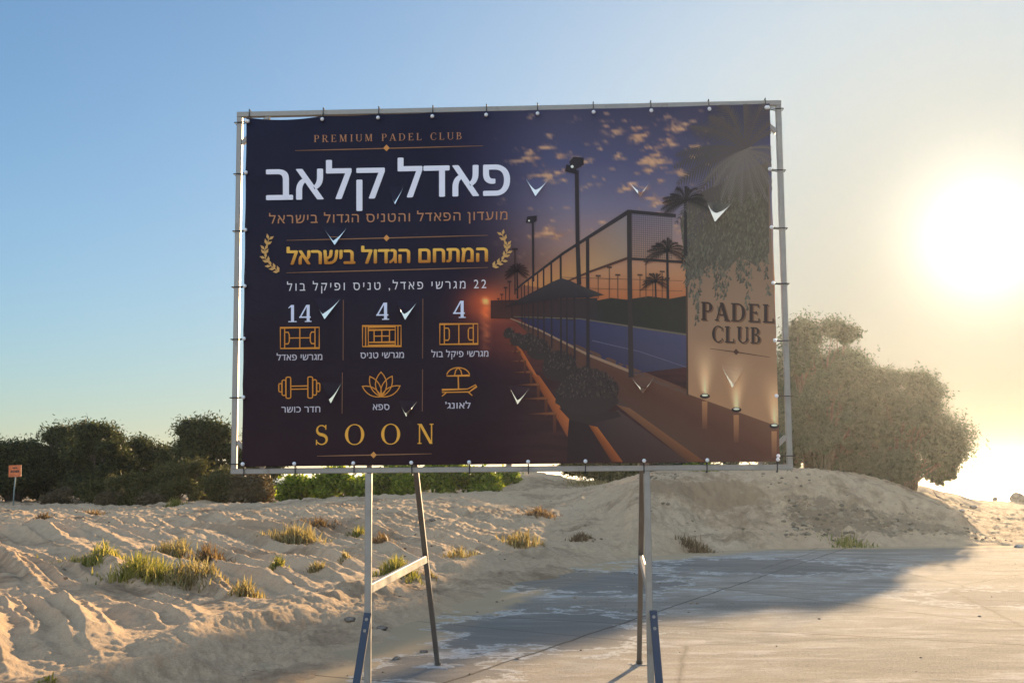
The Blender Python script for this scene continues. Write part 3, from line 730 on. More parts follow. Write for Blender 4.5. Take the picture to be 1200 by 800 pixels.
# the far fence: posts, rails, glass
F_ = "printed_fence"
put(F_, 3, [(688.5, 279), (737, 248), (737, 300), (688.5, 318)], [srgb(152, 116, 92), srgb(124, 116, 118), srgb(156, 128, 104), srgb(184, 136, 90)])
put(F_, 3, [(612, 334), (688.5, 279), (688.5, 318), (640, 338)], [srgb(184, 116, 66), srgb(146, 112, 94), srgb(182, 132, 84), srgb(188, 122, 66)])
put(F_, 3, [(740, 251), (789, 254), (789, 304), (740, 301)], [srgb(122, 110, 124), srgb(128, 116, 124), srgb(168, 128, 100), srgb(166, 124, 94)])
GR = srgb(86, 76, 76)
for i in range(22): ribbon(F_, 4, [(741 + i * 2.2, 251.2 + i * .14), (741 + i * 2.2, 301 + i * .14)], .55, GR)
for i in range(20): ribbon(F_, 4, [(740, 252 + i * 2.5), (788, 255 + i * 2.5)], .55, GR)
ribbon(F_, 6, [(604, 340), (612, 333), (660, 297), (737, 248)], [1.6, 2.2, 3, 5], DK); ribbon(F_, 6, [(737, 248), (792, 253)], 4.2, DK)
ribbon(F_, 6, [(737, 302), (690, 319), (655, 334)], [3, 2.4, 1.4], srgb(84, 58, 48)); ribbon(F_, 6, [(737, 303), (800, 307)], 3, DK)
ribbon(F_, 7, [(737.3, 246), (738, 340), (739.5, 442)], [5.6, 5.4, 6], srgb(58, 48, 44))
for x, y0, y1, w in ((688.5, 279, 432, 4), (657, 300, 420, 2.4), (646, 308, 408, 2), (637, 315, 400, 1.7), (630, 321, 396, 1.5), (624, 325, 392, 1.3), (619, 329, 388, 1.2), (614.5, 333, 385, 1.1), (611, 336, 382, 1), (673, 345, 428, 2.4), (664, 345, 420, 1.8)): ribbon(F_, 6, [(x, y0), (x + .6, y1)], w, srgb(52, 42, 40))
for x, y0 in ((714, 313), (724, 322), (750, 322), (757, 306), (765, 330), (776, 318), (701, 323), (782, 326)): ribbon(F_, 4, [(x, y0), (x, 350)], 1, srgb(90, 66, 52)); ribbon(F_, 4, [(x - 3, y0), (x + 3, y0 + .3)], 2, srgb(80, 60, 50))
for y in (325, 337): ribbon(F_, 4, [(656, y), (800, y + 4)], .6, srgb(98, 72, 56))
# shade canopy
C_ = srgb(50, 42, 42)
put(F_, 7, [(591.5, 359.5), (625, 344), (648, 330), (658, 326), (655, 350), (630, 354)], [srgb(48, 36, 34), C_, C_, srgb(62, 54, 54), C_, srgb(48, 36, 34)])
put(F_, 7, [(658, 326), (668, 329), (690, 339), (708, 345.6), (690, 349), (655, 350)], [srgb(62, 54, 54), C_, C_, srgb(66, 56, 50), C_, C_])
for x, y1 in ((600, 372), (612, 378), (625, 390)): ribbon(F_, 6, [(x, 352), (x, y1)], 1, srgb(50, 36, 32))
# lamp posts
P_ = "printed_lamp_posts"
ribbon(P_, 8, [(675.8, 200), (677, 290), (678.6, 334)], [4.4, 4.8, 5.2], srgb(52, 43, 42))
put(P_, 8, [(667, 190), (672, 184), (684, 185), (684, 193), (676, 198), (669, 196)], srgb(46, 39, 40)); put(P_, 9, [(662, 201), (664, 193), (675, 196), (676, 204)], srgb(44, 37, 38)); fan(P_, 10, [(670.5 + 1.8 * math.cos(a * .785), 195.5 + 1.8 * math.sin(a * .785)) for a in range(8)], srgb(250, 230, 210))
ribbon(P_, 7, [(624.4, 258), (625, 330)], 2.4, srgb(52, 42, 42)); put(P_, 8, [(616, 261), (618, 254), (629, 253), (629, 259), (624, 262)], srgb(46, 38, 40)); fan(P_, 9, [(620 + 1.1 * math.cos(a * .785), 259 + 1.1 * math.sin(a * .785)) for a in range(8)], srgb(240, 220, 200))
for x, y0, y1, w in ((603.5, 292, 345, 1.4), (597, 330, 362, 1), (592.5, 337, 362, .9), (588, 345, 364, .8), (584, 350, 364, .7)): ribbon(P_, 7, [(x, y0), (x, y1)], w, srgb(58, 38, 34)); ribbon(P_, 7, [(x - 2.4 * w, y0), (x + 2.4 * w, y0)], 1.6 * w, srgb(52, 38, 36))
# pillar with vines and raised letters
Wl = "printed_wall"
wc = lambda r, g, b_: srgb(r, g, b_)
nx_, ny_ = 14, 18
def wallc(x, y):
    k = min(1, max(0, (y - 250) / 220)); base = np.array([120, 100, 84]) * (1 - k) + np.array([168, 122, 86]) * k
    for fx, fy in ((826, 462), (863, 478), (908, 497)):
        d = fy - y
        if 0 < d < 66:
            w = 2.5 + d * .20; g = math.exp(-((x - fx) / w) ** 2) * (1 - d / 66) ** 1.2; base = base + np.array([120, 104, 76]) * g
    return srgb(*np.clip(base, 0, 252))
for i in range(40):
    for j in range(44):
        q = []
        for a, b_ in ((i, j), (i + 1, j), (i + 1, j + 1), (i, j + 1)):
            s, t = a / 40, b_ / 44; xl, xr = 804.5, 901.5 + (0 + t) * 12; yb = 461 + s * 39; x = xl + (xr - xl) * s; yt = 238 - 22 * s; y = yt + (yb - yt) * t
            x = min(x, TR[0] + (y - TR[1]) / (BR_[1] - TR[1]) * (BR_[0] - TR[0]) - .3); q.append((x, y))
        put(Wl, 2, q, [wallc(*p) for p in q])
ribbon(Wl, 3, [(804.5, 300), (805.5, 463)], 2.2, srgb(74, 54, 44))
for s, x0, x1, bs, cp, sl in (("PADEL", 821, 907.6, 375, 21.5, .04), ("CLUB", 833.6, 892, 400.6, 19, .036)):
    latin("wall_lettering", s, x0, x1, bs, cp, srgb(112, 78, 56), .19, .075, .10, sl, 1.6, 1.4, 8); latin("wall_lettering", s, x0, x1, bs, cp, srgb(58, 44, 38), .19, .075, .10, sl)
ribbon("wall_lettering", 9, [(832, 408.5), (862, 412.4), (902, 418.6)], [.6, 1.2, .6], srgb(84, 58, 44)); put("wall_lettering", 10, [(859, 412), (862.5, 408.5), (866, 412.6), (862.5, 416)], srgb(84, 58, 44))
for x, y in ((826, 464), (863, 480), (907.5, 499)):
    fan(Wl, 4, [(x + 6 * math.cos(a * .524), y + 3 * math.sin(a * .524)) for a in range(12)], srgb(44, 34, 30)); fan(Wl, 5, [(x + 3.6 * math.cos(a * .524), y - 1 + 1.2 * math.sin(a * .524)) for a in range(12)], srgb(250, 226, 196))
    put(Wl, 3, [(x - 3.4, y + 6), (x + 3, y + 6), (x + 2.6, y + 38), (x - 3, y + 38)], [srgb(170, 116, 76)] * 2 + [srgb(100, 64, 48)] * 2)
V_ = "printed_vines"
for i in range(1500):
    x = rr_.uniform(800, 906); xx = (x - 800) / 106
    hang = 318 + 24 * math.sin(x * .21) + 14 * math.sin(x * .53 + 2); y = 212 + 26 * (1 - xx) + (hang - 212) * rr_.random() ** .8
    if x > 897 + (y - 200) * .03: continue
    L = rr_.uniform(3, 7); th = rr_.uniform(1.1, 2.1); f = rr_.uniform(.75, 1.6); c = tuple(k * f for k in srgb(86, 80, 66))
    put(V_, 5, [(x, y), (x + L * math.cos(th) + 1.3, y + L * math.sin(th)), (x + L * math.cos(th) - 1.3, y + L * math.sin(th) + 1)], c)
fan(V_, 4, [(797, 262), (803, 240), (822, 225), (846, 214), (872, 200), (900, 190), (901.5, 296), (886, 312), (868, 300), (850, 318), (836, 302), (822, 320), (806, 330)], srgb(88, 81, 68))
def palm(cx, cy, R, n, col, a0=0, a1=360, droop=.5, trunk=None, layer=7, w=1.0):
    if trunk: ribbon("printed_palms", layer - 1, [(cx, cy), (cx + .6, trunk)], [R * .10, R * .12], col)
    for i in range(n):
        a = rad(a0 + (a1 - a0) * (i + rr_.uniform(.2, .8)) / n); L = R * rr_.uniform(.8, 1.05); sp = []
        for k in range(9):
            f = k / 8; sp.append((cx + L * f * math.cos(a), cy - L * f * math.sin(a) + droop * L * f * f))
        ribbon("printed_palms", layer, sp, [max(.5, R * .018 * (1 - k / 10)) for k in range(9)], col)
        for k in range(1, 8 * 3):
            f = k / 24; p = sp[int(f * 8)]; p2 = sp[min(8, int(f * 8) + 1)]; g = f * 8 - int(f * 8); x, y = p[0] + (p2[0] - p[0]) * g, p[1] + (p2[1] - p[1]) * g
            th = math.atan2(p2[1] - p[1], p2[0] - p[0]); ll = R * .24 * math.sin(math.pi * min(1, f * .85 + .12)) * w
            for s in (.75, -.75):
                e = (x + ll * math.cos(th + s), y + ll * math.sin(th + s) + ll * .35); put("printed_palms", layer, [(x - R * .012, y), (x + R * .012, y + R * .012), e], col)
pc = srgb(84, 77, 75)
palm(873, 176, 100, 12, pc, 30, 235, .36, None, 6, .8); palm(872, 176, 52, 12, srgb(112, 102, 94), 200, 380, .3, None, 7)
palm(803, 236, 34, 13, srgb(52, 46, 44), -10, 200, .45, 300); palm(782, 294, 27, 13, srgb(48, 42, 40), -20, 200, .45, 350); palm(768, 330, 18, 12, srgb(50, 42, 40), -20, 200, .4, 350); palm(606, 318, 15, 13, srgb(46, 34, 34), -20, 200, .4, 350)

# --- base colours of the sheet
def sheet_colour(X, Y):
    """X, Y arrays of photo pixels"""
    n = X.shape; C = np.zeros(n + (3,))
    def ramp(v, stops):
        ps = [s[0] for s in stops]; return np.stack([np.interp(v, ps, [s[1][k] for s in stops]) for k in range(3)], -1)
    left = ramp(Y, [(130, (12, 11, 38)), (240, (20, 15, 38)), (350, (28, 17, 32)), (450, (34, 16, 24)), (545, (38, 12, 17))])
    skyc = ramp(Y, [(120, (60, 57, 78)), (190, (80, 79, 106)), (240, (114, 106, 124)), (285, (158, 124, 112)), (320, (180, 124, 86)), (352, (178, 100, 58)), (362, (130, 64, 40)), (380, (82, 46, 38)), (450, (66, 42, 38)), (545, (60, 36, 32))])
    k = sstep(X + 26 * np.sin(Y * .011), 520, 690)[..., None]; k2 = sstep(X, 545, 660)[..., None]
    kk = np.where((Y > 270)[..., None], np.maximum(k, k2 * sstep(Y, 270, 330)[..., None]), k)
    C = left * (1 - kk) + skyc * kk
    # clouds
    cl = fbm(X / 30 + 2, Y / 10 + X / 80, 5, .62) ; dens = np.exp(-((X - 640) / 46) ** 2 - ((Y - 190) / 22) ** 2) * .75 + np.exp(-((X - 770) / 60) ** 2 - ((Y - 195) / 60) ** 2) * .62 + np.exp(-((X - 760) / 50) ** 2 - ((Y - 150) / 18) ** 2) * .5 + np.exp(-((X - 655) / 45) ** 2 - ((Y - 276) / 9) ** 2) * .75 + np.exp(-((X - 620) / 40) ** 2 - ((Y - 235) / 12) ** 2) * .35
    mk = (np.clip((cl + dens - .66) * 1.8, 0, 1) * sstep(X, 560, 630) * (1 - sstep(Y, 300, 340)))[..., None]
    cc = ramp(np.clip(cl * .5 + .5 + (200 - Y) * .0015, 0, 1), [(.2, (104, 80, 86)), (.6, (176, 122, 92)), (.95, (224, 168, 116))])
    C = C * (1 - mk * .85) + cc * mk * .85
    # sun on the horizon and its reflection on the wet paving
    g = np.exp(-(((X - 569) / 30) ** 2 + ((Y - 355) / 22) ** 2)); C += g[..., None] * np.array([150, 60, 12])
    g = np.exp(-(((X - 569) / 3.6) ** 2 + ((Y - 353) / 3.6) ** 2)); C += g[..., None] * np.array([160, 130, 70])
    g = np.exp(-((X - 569) / 5) ** 2) * sstep(Y, 358, 362) * (1 - sstep(Y, 385, 430)) * (.5 + .5 * perlin(X / 9, Y / 2.2)); C += np.clip(g, 0, 1)[..., None] * np.array([120, 66, 24])
    g = np.exp(-(((X - 600) / 55) ** 2 + ((Y - 395) / 30) ** 2)) * (Y > 362); C += g[..., None] * np.array([52, 22, 8])
    w = perlin(X / 60, Y / 6) * (Y > 380) * k[..., 0]; C += np.clip(w, -1, 1)[..., None] * np.array([16, 10, 8])
    C = np.clip(C, 0, 255) / 255
    return np.where(C <= .04045, C / 12.92, ((C + .055) / 1.055) ** 2.4)
ties_top = [291, 377.8, 443, 506.5, 569.5, 629.5, 695, 762.5, 830.5, 897]
NX, NY = 210, 140
base_polys = []
S_, T_ = np.meshgrid(np.linspace(0, 1, NX + 1), np.linspace(0, 1, NY + 1))
GX, GY = bil(S_, T_)
# the top hem sags a little between its ties
for a, b_, dip in zip(ties_top[:-1], ties_top[1:], [3.6, 1.0, .6, .5, .5, .4, .5, .4, .3]):
    t = np.clip((GX - a) / (b_ - a), 0, 1); GY = GY + dip * 4 * t * (1 - t) * (1 - T_) ** 6
t = np.clip((GY - 140) / 62, 0, 7) % 1; GX = GX + .6 * 4 * t * (1 - t) * ((1 - S_) ** 14 - S_ ** 14)
GC = sheet_colour(GX, GY)
for j in range(NY):
    for i in range(NX):
        base_polys.append((0, [(GX[a], GY[a], *GC[a]) for a in ((j, i), (j, i + 1), (j + 1, i + 1), (j + 1, i))]))

def split_big(poly, lim=24):
    out, st = [], [poly]
    while st:
        p = st.pop()
        if len(p) > 3:
            ls = [math.hypot(p[i][0] - p[(i + 1) % len(p)][0], p[i][1] - p[(i + 1) % len(p)][1]) for i in range(len(p))]
            if max(ls) <= lim: out.append(p)
            else:
                for i in range(1, len(p) - 1): st.append([p[0], p[i], p[i + 1]])
            continue
        ls = [math.hypot(p[i][0] - p[(i + 1) % 3][0], p[i][1] - p[(i + 1) % 3][1]) for i in range(3)]; m_ = max(ls)
        if m_ <= lim: out.append(p); continue
        i = ls.index(m_); a, b_, c = p[i], p[(i + 1) % 3], p[(i + 2) % 3]; mid = tuple((x + y) / 2 for x, y in zip(a, b_))
        st += [[a, mid, c], [mid, b_, c]]
    return out
def half(poly, a, b_, sgn):
    out = []
    n = len(poly)
    def s(p): return sgn * ((b_[0] - a[0]) * (p[1] - a[1]) - (b_[1] - a[1]) * (p[0] - a[0]))
    for i in range(n):
        p, q = poly[i], poly[(i + 1) % n]; sp, sq = s(p), s(q)
        if sp >= 0: out.append(p)
        if (sp > 0 and sq < 0) or (sp < 0 and sq > 0):
            t = sp / (sp - sq); out.append(tuple(x + (y - x) * t for x, y in zip(p, q)))
    return out if len(out) >= 3 else []
def cut(poly):
    """-> pieces that stay on the sheet, pieces per flap"""
    keep, fl = [poly], {}
    x0, x1 = min(p[0] for p in poly), max(p[0] for p in poly); y0, y1 = min(p[1] for p in poly), max(p[1] for p in poly)
    for k, (A, B, C, ang) in enumerate(FLAPS):
        if x1 < min(A[0], B[0]) or x0 > C[0] or y1 < min(A[1], C[1]) or y0 > B[1]: continue
        nk = []
        for p in keep:
            cur = p
            for a, b_ in ((A, C), (C, B), (B, A)):
                # inside is on the + side for the order A -> C -> B (y grows downwards)
                o = half(cur, a, b_, -1)
                if o: nk.append(o)
                cur = half(cur, a, b_, 1)
                if not cur: break
            if cur: fl.setdefault(k, []).append(cur)
        keep = nk
    return keep, fl
class Sheet:
    def __init__(s): s.v, s.f, s.c = [], [], []
    def add(s, pts, cols):
        n = len(s.v); s.v += pts; s.f.append(tuple(range(n, n + len(pts)))); s.c += cols
    def build(s, name, mat, parent):
        me = bpy.data.meshes.new(name); me.from_pydata([tuple(p) for p in s.v], [], s.f)
        ca = me.color_attributes.new("print", 'FLOAT_COLOR', 'CORNER')
        arr = np.ones((len(s.c), 4), np.float32); arr[:, :3] = np.clip(s.c, 0, .86); ca.data.foreach_set("color", arr.ravel())
        me.update(); return link(name, me, mat, parent)
m = Mat("printed_vinyl", .6, spec=.22)
at_ = m.n.new("ShaderNodeAttribute"); at_.attribute_name = "print"
dn = m.noise(m.coord("Object", (1, 1, .6)), 5, 6, .6)
m.col(m.mix(m.math('MULTIPLY', dn, .02), at_.outputs["Color"], (.30, .27, .23)))
m.bump(m.noise(m.coord("Object", (1, 1, 1)), 2.3, 5, .55, .5), .38, .05)
VINYL = m.m
def zoff(layer): return 0.0 if layer == 0 else .0012 + .00045 * layer
def wpt(p, layer):
    q = loc(p[0], p[1], FRONT); return Vector((q.x, FRONT + relief(q.x, q.z) - zoff(layer), q.z))
flap_sheets = [Sheet() for _ in FLAPS]
hinges = []
fr_ = random.Random(21)
for A, B, C, ang in FLAPS:
    a_, c_, b_ = wpt(A, 0), wpt(C, 0), wpt(B, 0); ax_ = (c_ - a_).normalized(); dn_ = (b_ - a_) - ax_ * (b_ - a_).dot(ax_)
    hinges.append((a_, ax_, rad(ang) * fr_.uniform(.85, 1.1), (c_ - a_).length, dn_.length, fr_.uniform(-.45, .45)))
def curl(k, q):
    """the cut tongue bends out gradually from its uncut top edge, more at one side"""
    h0, ax, an, wid, dep, asym = hinges[k]; r = q - h0; s_ = r.dot(ax) / wid; dn = r - ax * r.dot(ax); t = dn.length / dep
    a = an * (.35 + .9 * t) * (1 + asym * (s_ - .5) * 2)
    return h0 + Matrix.Rotation(-a, 3, ax) @ r
def emit(sheet, layer, poly):
    if layer > 0:
        for a, b_ in ((TL, TR), (TR, BR_), (BR_, BL), (BL, TL)):
            poly = half(poly, a, b_, 1)
            if not poly: return
        poly = [(p[0], p[1], *[c * INK for c in p[2:5]]) for p in poly]
    else: poly = [(p[0], p[1], *[c * INK for c in p[2:5]]) for p in poly]
    keep, fl = cut(poly)
    for p in keep: sheet.add([wpt(q, layer) for q in p], [q[2:5] for q in p])
    for k, ps in fl.items():
        for p in ps: flap_sheets[k].add([curl(k, wpt(q, layer)) for q in p], [q[2:5] for q in p])
sh = Sheet()
for l, p in base_polys: emit(sh, l, p)
banner = sh.build("banner", VINYL, board)
for name, polys in ART.items():
    sh = Sheet()
    for l, p in polys:
        for q in split_big(p): emit(sh, l, q)
    sh.build(name.split("#")[0], VINYL, banner)
for fs in flap_sheets: fs.build("wind_flap", VINYL, banner)

# elastic ties with white balls
def tie(px, py, side):
    c = wpt((px, py), 10); b = MB(); bl = MB()
    ex = {'t': Vector((0, 0, 1)), 'b': Vector((0, 0, -1)), 'l': Vector((-1, 0, 0)), 'r': Vector((1, 0, 0))}[side]
    if side == 't': e = Vector((c.x, 0, ZT + .012))
    elif side == 'b': e = Vector((c.x, 0, ZB - .012))
    elif side == 'l': e = Vector((-W2 - .012, 0, c.z))
    else: e = Vector((W2 + .012, 0, c.z))
    f = Vector((c.x, FRONT - .012, c.z)); r = .0036
    b.path([f, Vector((f.x, -.026, f.z)) * .5 + Vector((e.x, -.026, e.z)) * .5, Vector((e.x, -.024, e.z)), Vector((e.x, .024, e.z)), Vector((e.x, .026, e.z)) * .7 + Vector((f.x, .026, f.z)) * .3, Vector((f.x, FRONT + .012, f.z))], [r] * 6, 6)
    t_ = part(b, "bungee_tie", BLACK)
    bl.ball((c.x, FRONT - .020, c.z), .0125); bl.build("ball", WHITE, t_, smooth=True)
for x in ties_top: tie(x + .5, 143.0 - (x - 291) * .0262, 't')
for x in (285.5, 345.6, 414.6, 482.4, 550, 619, 686, 754.6, 828.5, 911): tie(x, 543.6 - (x - 285) * .0085, 'b')
for y in (142.8, 203, 270, 335.6, 397, 465.5, 543.5): tie(290 - (y - 142) * .012, y, 'l')
for y in (127, 199, 267, 332, 399, 464, 534): tie(899.5 + (y - 127) * .0295, y, 'r')

# ------------------------------------------------------------------ vegetation
def leaf_mat(name, stops, trans=.35, rough=.6):
    m = Mat(name, rough, spec=.25)
    g = m.n.new("ShaderNodeNewGeometry")
    n = m.noise(m.coord("Object"), 1.4, 3)
    f = m.math('ADD', m.math('MULTIPLY', g.outputs["Random Per Island"], .6), m.math('MULTIPLY', n, .4))
    c = m.ramp(f, stops); m.col(c)
    tr = m.n.new("ShaderNodeBsdfTranslucent"); m.l.new(m.mix(1.0, c, (1.0, .95, .55), 'MULTIPLY'), tr.inputs["Color"])
    mx = m.n.new("ShaderNodeMixShader"); mx.inputs[0].default_value = trans
    m.l.new(m.b.outputs[0], mx.inputs[1]); m.l.new(tr.outputs[0], mx.inputs[2]); m.l.new(mx.outputs[0], m.n["Material Output"].inputs["Surface"])
    return m.m
L_DARK = leaf_mat("dark_olive_leaves", [(.2, (.010, .018, .006)), (.5, (.034, .050, .017)), (.8, (.105, .112, .04))], .38)
L_OLIVE = leaf_mat("olive_leaves", [(.2, (.04, .044, .014)), (.5, (.088, .090, .030)), (.8, (.17, .15, .055))], .42)
L_DRY = leaf_mat("dry_brown_leaves", [(.2, (.07, .05, .03)), (.5, (.12, .09, .05)), (.8, (.19, .14, .075))], .3)
L_GREEN = leaf_mat("fresh_green_leaves", [(.2, (.05, .10, .010)), (.5, (.16, .24, .02)), (.8, (.36, .40, .05))], .62)
L_TAM = leaf_mat("grey_green_leaves", [(.2, (.022, .042, .026)), (.5, (.042, .070, .044)), (.8, (.076, .108, .066))], .24)
G_GREEN = leaf_mat("green_grass", [(.2, (.14, .16, .035)), (.5, (.28, .27, .08)), (.8, (.46, .38, .15))], .6)
G_STRAW = leaf_mat("straw_grass", [(.2, (.20, .155, .07)), (.5, (.34, .26, .125)), (.8, (.46, .40, .24))], .55)
G_RED = leaf_mat("rusty_grass", [(.2, (.12, .078, .045)), (.5, (.21, .135, .08)), (.8, (.32, .22, .13))], .5)
m = Mat("bark", .9, (.10, .075, .05)); nn = m.noise(m.coord("Object", (6, 6, 1.5)), 3, 5)
m.col(m.ramp(nn, [(.3, (.05, .037, .026)), (.7, (.16, .125, .09))])).bump(nn, .6, .03); BARK = m.m

def tree(name, label, cat, x, y, w, d, hgt, mat, n, leaf=(.05, .16), lobes=16, trunk_h=.3, seed=0, group=None, stems=3, shape=1.0, droop=.3, part_crown="crown", z_sink=.0, fill=.5, lobe_r=(.12, .24)):
    R = np.random.default_rng(seed + 100); z0 = H(x, y) - .05 - z_sink
    o = empty(name, (x, y, z0)); tag(o, label, cat, group)
    # limbs end in the lobes that carry the leaves
    lc, lr = [], []
    for i in range(lobes):
        a = R.uniform(0, 2 * np.pi); q = np.sqrt(R.uniform(0.02, 1)); zz = R.uniform(.10 + .8 * trunk_h, .95)
        env = np.sqrt(max(.06, 1 - ((zz - (.42 + .1 * trunk_h)) / .62) ** 2)) * shape
        lc.append((np.cos(a) * q * env * w * .40, np.sin(a) * q * env * d * .40, zz * hgt)); lr.append(R.uniform(*lobe_r) * min(w, hgt * 1.3))
    lc = np.array(lc); lr = np.array(lr)
    top = lc[:, 2] + lr * .8; lc[:, 2] -= np.maximum(0, top - hgt)
    b = MB()
    for i in range(len(lc)):
        s = i % stems; bx, by = .10 * w * math.cos(2.4 * s) * (stems > 1), .10 * d * math.sin(2.4 * s) * (stems > 1)
        c = lc[i]; kx, kz = R.uniform(.25, .45), max(.12, trunk_h) * hgt * R.uniform(.8, 1.1)
        p1 = (bx + (c[0] - bx) * kx * .5, by + (c[1] - by) * kx * .5, min(kz, c[2] * .6)); r0 = .028 * hgt * R.uniform(.6, 1) * (1.0 if i < stems else .55)
        p2 = (bx + (c[0] - bx) * .72 + R.normal(0, .04) * w, by + (c[1] - by) * .72, p1[2] + (c[2] - p1[2]) * .65)
        b.path([(bx, by, -.15), p1, p2, tuple(c)], [r0 * 1.25, r0, r0 * .55, r0 * .18], 6)
        for k in range(3):
            e = c + R.normal(0, 1, 3) * lr[i] * .55; b.path([p2, tuple((np.array(p2) + e) / 2 + R.normal(0, .03, 3) * w), tuple(e)], [r0 * .35, r0 * .22, r0 * .08], 5)
    b.build("trunk", BARK, o, smooth=True)
    # sprigs: leaves gathered in small tufts on and within the lobes
    ns = n // 6; li = R.choice(lobes, ns, p=lr ** 2 / (lr ** 2).sum())
    dv = R.normal(0, 1, (ns, 3)); dv /= np.linalg.norm(dv, axis=1)[:, None]; dv[:, 2] = np.where(dv[:, 2] < -.35, -dv[:, 2] * .5, dv[:, 2])
    rr = np.where(R.random(ns) < fill, R.random(ns) ** .5, 1 + R.normal(0, .2, ns))
    sp = lc[li] + dv * (lr[li] * rr)[:, None] * np.array([1.1, 1.1, .85])
    sp += R.normal(0, .15, (ns, 3)) * lr[li][:, None]
    P = np.repeat(sp, 6, 0) + R.normal(0, 1, (ns * 6, 3)) * leaf[1] * .75
    P[:, 2] = np.maximum(P[:, 2], .04)
    dirv = np.repeat(dv, 6, 0) * .7 + R.normal(0, .75, P.shape); dirv[:, 2] -= droop; dirv /= np.linalg.norm(dirv, axis=1)[:, None]
    sd = np.cross(dirv, R.normal(0, 1, P.shape)); sd /= np.linalg.norm(sd, axis=1)[:, None]
    sz = R.uniform(.6, 1.35, (len(P), 1)); hl, hw = leaf[1] * sz / 2, leaf[0] * sz / 2
    V = np.stack([P - dirv * hl, P + sd * hw - dirv * hl * .1, P + dirv * hl, P - sd * hw - dirv * hl * .1], 1).reshape(-1, 3)
    # deep inner foliage, coarser, so the crown is dense at heart
    ni = n // 5; li = R.choice(lobes, ni, p=lr ** 2 / (lr ** 2).sum()); dv = R.normal(0, 1, (ni, 3)); dv /= np.linalg.norm(dv, axis=1)[:, None]
    Pi = lc[li] + dv * (lr[li] * R.random(ni) ** .5 * .78)[:, None] * np.array([1.1, 1.1, .85]); Pi[:, 2] = np.maximum(Pi[:, 2], .06)
    a1 = R.normal(0, 1, (ni, 3)); a1 /= np.linalg.norm(a1, axis=1)[:, None]; a2 = np.cross(a1, R.normal(0, 1, (ni, 3))); a2 /= np.linalg.norm(a2, axis=1)[:, None]
    hl, hw = leaf[1] * R.uniform(.8, 1.5, (ni, 1)), leaf[1] * R.uniform(.5, .8, (ni, 1))
    V = np.concatenate([V, np.stack([Pi - a1 * hl, Pi + a2 * hw, Pi + a1 * hl, Pi - a2 * hw], 1).reshape(-1, 3)])
    me = mesh_np(part_crown, V, np.arange(len(V)), 4)
    link(part_crown, me, mat, o)
    return o

def px_tree(name, label, cat, px, Y, wpx, top_py, mat, n, **k):
    """a plant at a photo column, at depth Y, sized from its width and top in the photo"""
    x = (px - 600) / FPX * (Y * CP); ztop = at(px, top_py, Y).z; g = H(x, Y) - .05
    w = wpx / FPX * Y; return tree(name, label, cat, x, Y, w, k.pop("d", w * .9), ztop - g, mat, n, **k)

TG = "tamarisk trees along the left skyline"
trees = [
    (14, 44, 96, 520, L_DARK, "dark rounded tree at the far left edge, behind the orange sign", 7000),
    (68, 45.5, 96, 500, L_DARK, "dark tree with a ragged top just right of the orange sign", 8000),
    (118, 43.5, 88, 496, L_DARK, "tall olive-topped tree second to the right of the orange sign", 8000),
    (160, 46, 84, 514, L_DARK, "dark tree at the low middle of the left tree line", 6500),
    (205, 45, 56, 526, L_DARK, "small dark round-headed tree beside the skyline's dip", 4000),
    (243, 43, 92, 492, L_DARK, "tall dark tree nearest the billboard's left edge", 8000),
    (300, 45, 80, 518, L_DARK, "tree partly hidden behind the billboard's lower left corner", 5000)]
for i, (px, Y, w, tp, mt, lab, n) in enumerate(trees):
    px_tree("tree", lab, "tree", px, Y, w, tp, mt, int(n * 2.8), seed=i, group=TG, lobe_r=(.08, .19), lobes=34, trunk_h=.04, leaf=(.042, .13), stems=3)
BG = "brownish bushes in front of the left trees"
bushes = [
    (112, 41, 34, 560, L_OLIVE, "small twiggy olive bush under the dark trees", 1600), (152, 40.5, 52, 556, L_OLIVE, "rounded olive bush left of the paler column-shaped bush", 2600),
    (190, 40.8, 56, 545, L_OLIVE, "taller olive bush in the middle of the bush row", 3200), (226, 40.2, 44, 541, L_OLIVE, "narrow upright olive bush below the tall dark tree", 2800),
    (262, 39.5, 60, 552, L_OLIVE, "low brown bush at the billboard's lower left corner", 3200), (296, 39.2, 56, 556, L_DRY, "dry brown rounded bush touching the green shrubs", 3200),
    (70, 41.5, 46, 574, L_DRY, "low dry scrub at the foot of the left trees", 1500), (128, 40, 50, 580, L_DRY, "low reddish scrub under the olive bushes", 1500), (180, 39.5, 44, 584, L_DRY, "thin brown scrub on the sand crest below the tallest olive bush", 1200)]
for i, (px, Y, w, tp, mt, lab, n) in enumerate(bushes):
    px_tree("bush", lab, "bush", px, Y, w, tp, mt, int(n * 1.5), seed=40 + i, group=BG, lobes=11, trunk_h=.05, leaf=(.04, .13), stems=4, droop=-.1)
GG = "green shrubs under the billboard"
for i, (px, Y, w, tp, lab, n) in enumerate([
    (352, 38, 56, 562, "leftmost fresh green shrub, low beside the dry brown bush", 3000), (402, 37.5, 80, 552, "broad green shrub left of the left steel post", 5200),
    (462, 37.2, 84, 546, "dense green shrub right behind the left steel post", 5600), (520, 36.8, 84, 546, "green shrub right of the left rear leg", 5600),
    (562, 36.5, 52, 556, "bright yellow-green shrub at the right end of the hedge", 3200), (594, 40, 38, 553, "small pale green shrub on the dune beside the sea gap", 1600)]):
    px_tree("shrub", lab, "shrub", px, Y, w, tp, L_GREEN, n, seed=70 + i, group=GG, lobes=14, trunk_h=.04, leaf=(.085, .13), stems=4, droop=-.2, fill=.3)
